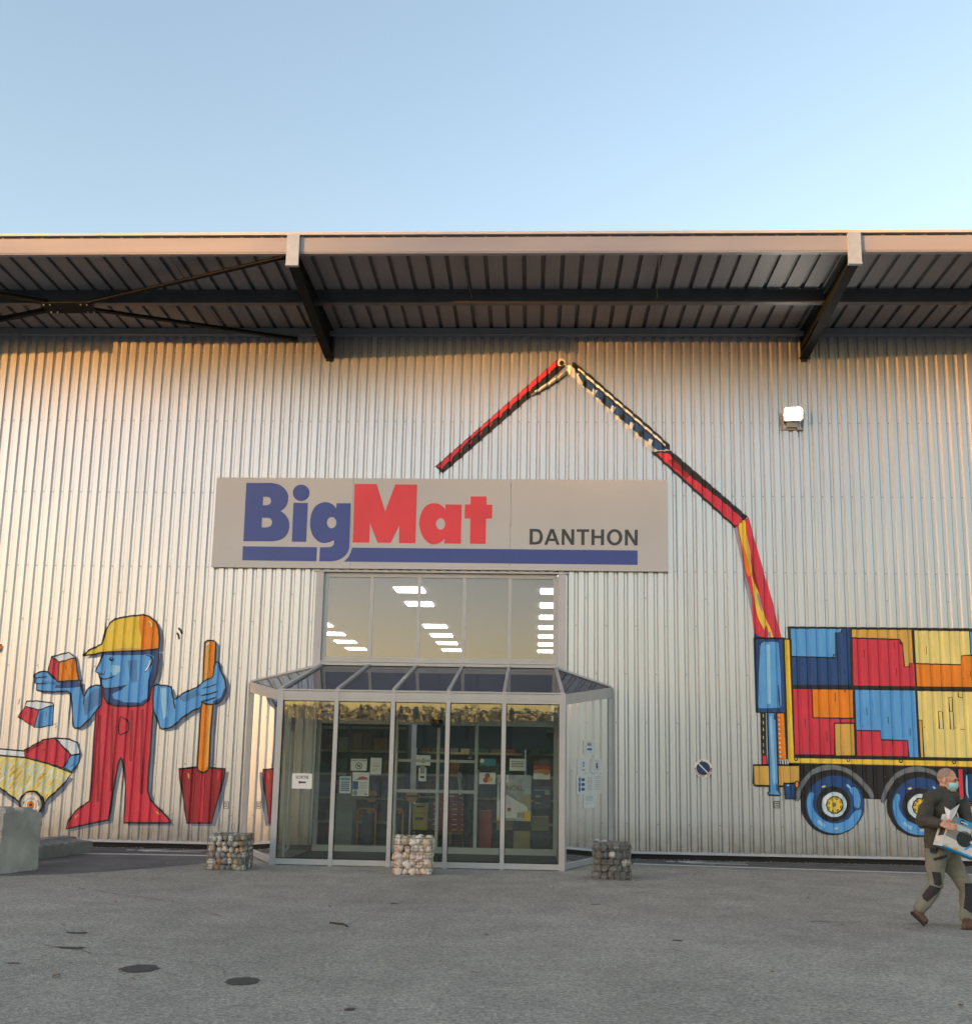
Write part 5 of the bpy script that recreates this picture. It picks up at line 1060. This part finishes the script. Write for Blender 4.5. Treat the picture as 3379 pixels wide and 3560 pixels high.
n1 = lambda x, y: (980 + x / 3.6619, 2420 + y / 3.6619); n2 = lambda x, y: (1360 + x / 3.53, 2400 + y / 3.53); n3 = lambda x, y: (1650 + x / 5.49, 2600 + y / 5.49); n4 = lambda x, y: (1960 + x / 6.5875, 2540 + y / 6.5875)
YF = (0, PY - .008, 0); NY = (0, -1, 0); YD = (0, .072, 0)
q = Notice(n1, 132, 985, 385, 1178, YF, NY, 'white exit notice with black left arrow on front pane'); q.text('SORTIE', .5, .66, .066, M['ink']); q.part('arrow', M['ink'], [(.30, .42), (.42, .54), (.42, .47), (.72, .47), (.68, .42), (.72, .36), (.42, .36), (.42, .30)])
q = Notice(n1, 878, 800, 1085, 950, YD, NY, 'white no dogs notice with crossed circle on the door glass'); q.disc(M['ink'], .5, .40, .062, .0015, 20, 'ring', .050); q.part('dog', M['ink'], [(.42, .28), (.42, .44), (.40, .50), (.44, .46), (.54, .46), (.57, .53), (.61, .50), (.58, .44), (.58, .28), (.55, .28), (.54, .37), (.46, .37), (.45, .28)], .002); q.part('bar', M['ink'], [(.38, .56), (.40, .58), (.62, .24), (.60, .22)], .0025); q.text('INTERDIT AUX ANIMAUX', .5, .82, .030, M['ink'])
q = Notice(n1, 1127, 785, 1270, 997, YD, NY, 'plain pale green notice with a few faint lines and signature'); q.lines(M['inkg'], .2, .85, (.62, .50, .46, .30)); q.lines(M['ink'], .18, .5, (.2,))
q = Notice(n1, 735, 1020, 883, 1238, YD, NY, 'notice with five stacked blue bars on the door glass')
q.rect(M['inkc'], .08, .76, .92, .90)
for k in range(5): q.rect(M['inkb'], .12, .14 + k * .12, .86, .21 + k * .12)
q = Notice(n1, 898, 970, 1110, 1272, YD, NY, 'white poster with dark red mountain drawing and dark square'); q.part('mountain', M['inkr'], [(.25, .70), (.45, .82), (.52, .80), (.60, .84), (.75, .80), (.85, .79), (.95, .72)]); q.rect(M['ink'], .2, .685, .95, .705, .002); q.rect(M['inkb'], .02, .27, .36, .62); q.lines(M['inkg'], .42, .92, (.56, .50, .44, .38, .32, .2, .12)); q.rect(M['ink'], .74, .05, .92, .085); q.disc(M['inkg'], .18, .13, .05)
q = Notice(n2, 305, 795, 483, 922, YD, NY, 'pale hand cleaning notice above the white gel dispenser'); q.disc(M['inkb'], .5, .58, .02); q.part('hand', M['ink'], [(.38, .30), (.5, .22), (.62, .30), (.6, .36), (.5, .30), (.4, .36)])
gd = [on_plane(*n2(x, y), YD, NY) for x, y in ((345, 945), (435, 1118))]
GD = thing('gel_dispenser', tuple(gd[1]), 'white wall mounted gel dispenser on the sliding door', 'dispenser'); M['plast'] = mat('white_plastic', (.6, .62, .62), .35); box('dispenser_body', gd[0].x, gd[1].x, -.02, .07, gd[1].z, gd[0].z, M['plast'], GD, .015); box('window', gd[0].x + .03, gd[1].x - .03, -.024, -.019, gd[1].z + .14, gd[1].z + .30, M['inkg'], GD); box('lever', gd[0].x + .035, gd[1].x - .035, -.026, -.019, gd[1].z + .06, gd[1].z + .10, M['ink'], GD)
q = Notice(n2, 1085, 840, 1283, 985, YD, NY, 'teal landscape poster with dark hills and round pale badge', m=mat('poster_teal', (.03, .22, .26), .5, var=.25, scale=6)); q.part('hills', M['ink'], [(.0, .0), (1, .0), (1, .36), (.75, .42), (.5, .34), (.25, .46), (0, .38)]); q.disc(M['pap'], .16, .82, .04)
q = Notice(n2, 1080, 1010, 1280, 1150, YD, NY, 'white poster with three red and yellow apples')
for u_, v_, m_ in ((.50, .72, M['inkr']), (.40, .34, M['inkr']), (.66, .36, M['cyel'])): q.disc(m_, u_, v_, .05)
q.lines(M['inkg'], .06, .28, (.7, .5, .3))
q = Notice(n3, 665, 208, 978, 437, YD, NY, 'white notice with four bold centred lines of text'); q.lines(M['ink'], .12, .9, (.72, .58, .46, .32), .045)
q = Notice(n3, 1122, 240, 1440, 602, YD, NY, 'food poster with red band and burger photograph', m=mat('poster_dark', (.10, .06, .05), .5, var=.3)); q.rect(M['inkr'], 0, .55, 1, .72); q.rect(M['pap'], 0, 0, 1, .32); q.part('bun', mat('print_bun', (.45, .22, .07), .6), [(0, .30), (.0, .45), (.2, .52), (.6, .54), (1, .50), (1, .36), (.85, .22), (.65, .24), (.55, .34)], .002)
M['nbg'] = mat('poster_snow', (.30, .36, .36), .5, var=.35, scale=5)
q = Notice(n3, 425, 515, 1075, 1395, YD, NY, 'tall snowy Christmas poster with gold lettering and yellow foot', m=M['nbg']); q.text('NOEL', .52, .66, .125, mat('print_gold', (.16, .09, .02), .5)); q.lines(mat('print_pale_gold', (.40, .36, .20), .5), .38, .68, (.80, .77), .015); q.part('snow', M['pap'], [(0, .06), (.9, .06), (.9, .30), (.62, .42), (.30, .56), (.0, .42)], .001); q.rect(M['cyel'], 0, 0, .2, .07, .002); q.rect(M['cyel'], .76, 0, 1, .22, .002); q.part('car', mat('print_car', (.30, .29, .18), .5), [(.60, .44), (.72, .53), (1, .58), (1, .36), (.9, .34), (.74, .40)], .002); q.part('snowman', M['cwht'], [(.25, .10), (.42, .10), (.42, .32), (.40, .48), (.30, .50), (.24, .34)], .002); q.part('scarf', M['inkr'], [(.30, .28), (.42, .28), (.42, .22), (.32, .20)], .003); q.rect(M['pap'], .46, .22, .76, .38, .003); q.lines(M['ink'], .49, .73, (.34,), .02); q.rect(M['inkg'], .6, .07, .82, .19, .003)
q = Notice(n3, 480, 512, 648, 660, (0, .066, 0), NY, 'small white slip taped over the corner of the Christmas poster'); q.lines(M['ink'], .15, .8, (.5,), .08)
q = Notice(n3, 1130, 730, 1440, 1165, YD, NY, 'dark blue poster of grey product pictures', m=mat('poster_navy', (.035, .045, .065), .5, var=.4, scale=9)); q.rect(M['inkc'], 0, .80, 1, .84); q.rect(M['inkg'], .68, .62, .98, .80); q.rect(M['inkg'], .1, .5, .4, .6); q.rect(M['inkg'], .05, .22, .42, .28)
sc_ = Vector((PX[5], PY, 0)); sw = Vector((WRx, -.06, 0)); sd = (sw - sc_).normalized(); sn = Vector((sd.y, -sd.x, 0)); sp = sc_ + sn * .012
q = Notice(n4, 440, 225, 725, 550, sp, sn, 'entry notice with blue right arrow on side pane'); q.text('ENTREE', .5, .62, .062, M['ink']); q.part('arrow', M['inkb'], [(.30, .44), (.58, .44), (.58, .50), (.72, .38), (.58, .26), (.58, .32), (.30, .32), (.34, .38)])
q = Notice(n4, 300, 645, 590, 962, sp, sn, 'notice with blue masked head symbol on side pane'); q.disc(M['inkb'], .5, .60, .045, .0015, 16); q.rect(M['pap'], .43, .56, .57, .64, .002); q.part('shoulders', M['inkb'], [(.34, .26), (.42, .16), (.58, .16), (.66, .26), (.58, .22), (.42, .22)])
q = Notice(n4, 615, 648, 893, 962, sp, sn, 'notice with black oval face symbol on side pane'); q.disc(M['ink'], .5, .50, .055, .0015, 16); q.disc(M['pap'], .54, .54, .018, .002, 10); q.lines(M['inkg'], .2, .8, (.84, .2))
q = Notice(n4, 290, 998, 862, 1450, sp, sn, 'wide safety notice with blue pictograms and red crossed circles on side pane')
for k in range(3): q.disc(M['inkb'], .11, .25 + k * .24, .045); q.rect(M['inkb'], .18, .18 + k * .24, .31, .32 + k * .24)
for u_ in (.46, .57): q.disc(M['inkr'], u_, .63, .035, .0015, 16, 'ring', .026)
q.lines(M['inkg'], .42, .62, (.80, .44, .36, .28, .2)); q.lines(M['inkg'], .72, .95, (.86, .78, .66, .56, .46, .34, .22))
q = Notice(n4, 445, 1450, 735, 1775, sp, sn, 'plain white notice with bold centred lines lowest on side pane'); q.lines(M['ink'], .14, .85, (.74, .63)); q.lines(M['inkg'], .14, .85, (.84, .52, .34))
# ================================================================ goods inside the shop
M['rbox'] = mat('red_carton', (.42, .06, .035), .6, var=.12); M['ybox'] = mat('yellow_carton', (.55, .40, .05), .6, var=.12); M['tbox'] = mat('tan_panel', (.34, .27, .14), .6, var=.12); M['dbox'] = mat('dark_panel', (.03, .045, .05), .6, var=.15); M['pbox'] = mat('pale_carton', (.30, .31, .25), .7, var=.1); M['wood'] = mat('pallet_wood', (.24, .16, .09), .8, var=.2, scale=8); M['orange'] = mat('orange_paint', (.55, .22, .02), .5, var=.1); M['rack'] = mat('rack_beam', (.42, .36, .20), .6, var=.1); M['rackpost'] = mat('rack_post', (.06, .07, .12), .6)
def span(fn, x0, y0, x1, y1, Y): a_ = on_plane(*fn(x0, y1), (0, Y, 0), NY); b_ = on_plane(*fn(x1, y0), (0, Y, 0), NY); return a_.x, b_.x, a_.z, b_.z
def goods(name, sp_, Y, dep, m, label, cat, group=None, mark=None):
    x0, x1, z0, z1 = sp_; t = thing(name, ((x0 + x1) / 2, Y, z0), label, cat, group); box('box_body', x0, x1, Y, Y + dep, z0, z1, m, t, .004)
    if mark: box('box_label', x0 + (x1 - x0) * .25, x0 + (x1 - x0) * .75, Y - .002, Y - .0005, z0 + (z1 - z0) * .55, z0 + (z1 - z0) * .72, mark, t)
    return t
x0, x1, z0, z1 = span(n2, 480, 1370, 955, 1735, 1.9)
PL = thing('pallet', ((x0 + x1) / 2, 2.2, 0), 'wooden pallet under the stack of red cartons', 'pallet')
for k in range(3): box('block', x0 + .02 + k * ((x1 - x0 - .14) / 2), x0 + .12 + k * ((x1 - x0 - .14) / 2), 1.9, 2.5, .012, z0 - .045, M['wood'], PL)
box('deck_board', x0, x1, 1.9, 2.5, z0 - .044, z0 - .012, M['wood'], PL)
for r_ in range(6):
    for c_ in range(4):
        w_ = (x1 - x0) / 4; h_ = (z1 - z0) / 6
        goods('red_carton', (x0 + c_ * w_ + .004, x0 + (c_ + 1) * w_ - .004, z0 - .01 + r_ * h_, z0 - .01 + (r_ + 1) * h_ - .008), 1.9, .55, M['rbox'], 'red carton in the ' + ('bottom', 'second', 'third', 'fourth', 'fifth', 'top')[r_] + ' tier of the stack on the pallet', 'carton', 'red cartons in the ' + ('bottom', 'second', 'third', 'fourth', 'fifth', 'top')[r_] + ' tier on the pallet', M['pap'])
goods('fruit_crate', (x0 + (x1 - x0) * .22, x0 + (x1 - x0) * .72, z1 - .0, z1 + .17), 1.95, .3, M['rbox'], 'red and white crate lying on top of the red cartons', 'crate', None, M['pap'])
goods('yellow_carton', span(n2, 262, 1392, 450, 1490, 1.5), 1.5, .35, M['ybox'], 'short yellow carton on top of the taller yellow one', 'carton', None, M['ink']); goods('yellow_carton', span(n2, 245, 1496, 440, 1712, 1.5), 1.5, .35, M['ybox'], 'tall yellow carton under the short yellow one', 'carton', None, M['ink'])
sp_ = span(n2, 245, 1716, 440, 1790, 1.5); goods('display_plinth', (sp_[0], sp_[1], .012, sp_[3]), 1.5, .4, M['dbox'], 'low dark plinth under the yellow cartons', 'plinth')
sp_ = span(n2, 1058, 1480, 1240, 1735, 1.2); goods('red_tool_chest', (sp_[0], sp_[1], .012, sp_[3]), 1.2, .4, M['rbox'], 'red tool chest beside the mannequin with pale bags on top', 'tool chest', None, M['inkr'])
for i, (a4, m_, nm) in enumerate((((415, 1390, 730, 1572), 'tbox', 'tan'), ((735, 1395, 1080, 1580), 'dbox', 'dark'), ((1085, 1320, 1420, 1592), 'tbox', 'tan'), ((375, 1582, 728, 1890), 'dbox', 'dark'), ((732, 1588, 1068, 1890), 'tbox', 'tan'), ((1072, 1596, 1440, 1890), 'dbox', 'dark'))):
    sp_ = span(n3, *a4, .55); zz = .012 if i > 2 else sp_[2]
    if i <= 2: zz = span(n3, 500, 1570, 700, 1580, .55)[2] + .01
    goods('display_cube', (sp_[0] + .004, sp_[1] - .004, zz, max(sp_[3], zz + .2) if i <= 2 else span(n3, 500, 1570, 700, 1580, .55)[2] + .002), .55, .4, M[m_], f'{nm} square display cube in the {"lower" if i > 2 else "upper"} row of the chequered stack', 'display cube', 'chequered display cubes')
for a4, lb in (((680, 1240, 905, 1452), 'upper pale carton with dark printed lines'), ((665, 1520, 900, 1755), 'lower pale carton with dark printed lines')):
    sp_ = span(n1, *a4, 1.0); goods('pale_carton', (sp_[0], sp_[1], sp_[2] if 'upper' in lb else .012, sp_[3] if 'upper' in lb else span(n1, 680, 1440, 905, 1452, 1.0)[2] - .005), 1.0, .45, M['pbox'], lb, 'carton', None, M['inkg'])
for a4, lb in (((960, 1440, 1200, 1710), 'dark generator in an orange tube frame beside the pale cartons'), ((1395, 1440, 1545, 1710), 'dark generator in an orange tube frame behind the limestone cube')):
    x0, x1, z0, z1 = span(n1, *a4, 1.1); z0 = .03; t = thing('generator', ((x0 + x1) / 2, 1.3, 0), lb, 'generator'); box('engine', x0 + .07, x1 - .07, 1.15, 1.55, .05, z1 - .10, M['dbox'], t, .02); box('tank', x0 + .16, x1 - .10, 1.16, 1.5, z1 - .095, z1 - .02, M['orange'], t, .02)
    MB().tube([(x0, 1.1, z0 + .05), (x0 + .04, 1.1, z0), (x1 - .04, 1.1, z0), (x1, 1.1, z0 + .05), (x1, 1.1, z1 - .05), (x1 - .04, 1.1, z1), (x0 + .04, 1.1, z1), (x0, 1.1, z1 - .05)], .018, 8, close=True).build('tube_frame', M['orange'], t)
for x_, z_, r_, lb in ((n1(1145, 1280), 0, .11, 'round yellow disc lamp above the generator beside the pale cartons'), (n2(252, 1300), 0, .12, 'round yellow disc lamp above the yellow cartons')):
    c_ = on_plane(*x_, (0, 1.2, 0), NY); t = thing('disc_lamp', tuple(c_), lb, 'lamp'); MB().tube([(c_.x, 1.2, c_.z), (c_.x, 1.24, c_.z)], r_, 20).build('disc', M['orange'], t); box('bar', c_.x - r_ * 1.1, c_.x + r_ * 1.1, 1.18, 1.198, c_.z - .018, c_.z + .018, M['dbox'], t); box('stand', c_.x - .02, c_.x + .02, 1.26, 1.30, .012, c_.z, M['dbox'], t)
# mannequin
mc = [on_plane(*n2(x, y), (0, 1.1, 0), NY) for x, y in ((965, 760), (960, 880), (960, 1170), (985, 1400))]
MQ = thing('mannequin', (mc[3].x, 1.1, 0), 'headless shop mannequin in black clothes with pale arms', 'mannequin'); M['mq'] = mat('mannequin_pale', (.38, .36, .32), .5); M['cloth'] = mat('black_cloth', (.016, .017, .02), .85)
L = Loft(); L.seg([mc[3] - Z * .1, mc[2], mc[2].lerp(mc[1], .5), mc[1] - Z * .02, mc[1] + Z * .06], [(.14, .10), (.13, .10), (.155, .11), (.16, .10), (.06, .06)], (1, 0, 0)); L.seg([mc[1] - Z * .02 - Vector((.12, 0, 0)), mc[1] - Z * .2 - Vector((.17, .02, 0))], [.065, .055]); L.seg([mc[1] - Z * .02 + Vector((.12, 0, 0)), mc[1] - Z * .2 + Vector((.17, .02, 0))], [.065, .055])
for s in (-1, 1): L.seg([mc[3] + Vector((s * .07, 0, -.05)), Vector((mc[3].x + s * .09, 1.1, .45)), Vector((mc[3].x + s * .09, 1.1, .06))], [.085, .065, .05])
L.build('clothes', M['cloth'], MQ, .014, 3)
for s in (-1, 1):
    p0 = mc[1] + Vector((s * .17, -.02, -.2)); L = Loft(); L.seg([p0 + Z * .05, p0 + Vector((s * .02, -.02, -.12)), p0 + Vector((-s * .01, -.10, -.30))], [.042, .036, .026]); h0 = p0 + Vector((-s * .01, -.10, -.30)); L.seg([h0, h0 + Vector((0, -.01, -.07))], [(.032, .014), (.036, .012)], (1, 0, 0), 10)
    for k in range(4): L.seg([h0 + Vector((-.024 + .016 * k, -.01, -.07)), h0 + Vector((-.026 + .017 * k, -.02, -.13 - (.012 if k in (1, 2) else 0)))], [.008, .006], n=6)
    L.seg([h0 + Vector((s * -.03, -.01, -.03)), h0 + Vector((s * -.05, -.025, -.075))], [.010, .007], n=6); L.build('arm', M['mq'], MQ, .007, 2)
MB().tube([mc[1] + Z * .05, mc[1] + Z * .1], [.055, .05], 12).build('neck', M['mq'], MQ)
# shelving with goods further back
rs = random.Random(21); cols = [mat('goods_' + n, c, .6, var=.2, scale=9) for n, c in (('brown', (.16, .10, .06)), ('blue', (.03, .06, .16)), ('red', (.28, .04, .03)), ('grey', (.16, .16, .15)), ('cream', (.34, .32, .25)), ('black', (.02, .02, .02)), ('teal', (.03, .12, .13)), ('orange', (.40, .14, .02)))]
for xa, xb, Yr, lb in ((-5.2, -2.7, 3.2, 'beside the pale cartons'), (-2.6, -.2, 4.6, 'behind the red cartons'), (-.1, 2.4, 3.6, 'behind the chequered cubes')):
    t = thing('shelf_rack', ((xa + xb) / 2, Yr, 0), 'tall shop rack with yellowish shelf beams ' + lb, 'rack')
    for x in (xa, (xa + xb) / 2, xb): box('upright', x - .03, x + .03, Yr, Yr + .6, .0, 2.6, M['rackpost'], t)
    box('back_panel', xa, xb, Yr + .61, Yr + .63, .0, 2.6, cols[0], t)
    for z in (.35, .85, 1.35, 1.85, 2.35):
        box('shelf', xa + .031, xb - .031, Yr + .01, Yr + .6, z, z + .05, M['rack'], t)
        x = xa + .08
        while x < xb - .35 and z < 2.3:
            w_ = rs.uniform(.14, .34); h_ = rs.uniform(.16, .38)
            ci = rs.randrange(len(cols)); o = box('product_box', x, x + w_, Yr + .05, Yr + .35, z + .052, z + .052 + h_, cols[ci]); nm_ = ('brown', 'blue', 'red', 'grey', 'cream', 'black', 'teal', 'orange')[ci]; lv = {.35: 'lowest', .85: 'second', 1.35: 'third', 1.85: 'fourth'}[z]
            tag(o, f'{nm_} packaged product on the {lv} shelf of the rack ' + lb, 'product', f'{nm_} goods on the {lv} shelf of the rack ' + lb); x += w_ + rs.uniform(.02, .08)
ME_T = emis('tube_light', (1, .86, .58), 1.2)
for a4 in ((598, 565, 805, 579), (850, 586, 1032, 600), (1265, 575, 1480, 590)):
    x0, x1, z0, z1 = span(n2, *a4, 4.4); o = box('tube_lamp', x0, x1, 4.4, 4.44, z0, z1, ME_T); tag(o, 'warm white strip lamp hanging over the shop racks', 'strip lamp', 'warm strip lamps over the racks')
# ================================================================ land and trees behind the photographer (they shade the wall and mirror in the glass)
M['grassland'] = mat('winter_grass', (.075, .085, .035), .9, var=.3, scale=.05)
v = []; f = []
NA = 110
for i in range(NA + 1):
    a = R(-105 + 215 * i / NA)          # 0 = straight behind the camera, negative = towards +x
    hgt = 14.8 + .5 * math.sin(i * .18) + .4 * math.sin(i * .5 + 1)
    hgt -= 1.9 * max(0, min(1, (48 - abs(math.degrees(a))) / 8))
    for rr, zz in ((150, -.05), (215, hgt * .35), (281, hgt * 1.04), (330, hgt * 1.03), (480, hgt * .9)):
        v.append((-math.sin(a) * rr, -math.cos(a) * rr, zz))
for i in range(NA):
    for j in range(4):
        n = i * 5 + j; f.append((n, n + 5, n + 6, n + 1))
hl = tag(mobj('hill', v, f, M['grassland'], smooth=True), kind='structure')
M['bark'] = mat('bare_twigs', (.10, .075, .05), .9, var=.3, scale=.3); M['needle'] = mat('dark_needles', (.03, .045, .02), .9, var=.3, scale=.3)
rt = random.Random(11); mb = MB()
for i in range(640):
    a = R(-95 + 200 * (i + rt.random()) / 640); rr = rt.uniform(282, 300)
    low = max(0, min(1, (math.degrees(a) - 54.3) / 1.6)) if a > 0 else 0; bk = max(0, min(1, (48 - abs(math.degrees(a))) / 8)); hgt0 = 14.3 - 2.6 * bk; H = rt.uniform(5.0 - .9 * bk, 6.4 - .3 * bk) - 2.2 * low; x, y = -math.sin(a) * rr, -math.cos(a) * rr
    con = rt.random() < .18; mb.cm = 1 if con else 0
    mb.bar((x, y, hgt0 - 1.5), (x, y, hgt0 + H * (.95 if con else .55)), .45, .45)
    for k in range(90 if con else 190):
        t = rt.random()
        if con:
            z = hgt0 + H * (.1 + .9 * t); w = (1 - t) * 2.1 + .1
        else:
            z = hgt0 + H * (.12 + .88 * t); w = 2.9 * math.sqrt(max(0.03, 1 - (2 * t - .95) ** 2))
        th = rt.uniform(0, 6.28); q = Vector((x + math.cos(th) * w * rt.random() ** .5, y + math.sin(th) * w * rt.random() ** .5, z))
        s = rt.uniform(.5, 1.0) if con else rt.uniform(.5, 1.2); d = Vector((rt.uniform(-1, 1), rt.uniform(-1, 1), rt.uniform(.1, 1.2))).normalized()
        sd = d.cross(Vector((rt.uniform(-1, 1), rt.uniform(-1, 1), rt.uniform(-1, 1)))).normalized() * (s * (.5 if con else .16))
        mb.add([q - sd, q + sd, q + d * s], [(0, 1, 2)])
tag(mb.build('woodland', [M['bark'], M['needle']]), kind='stuff')
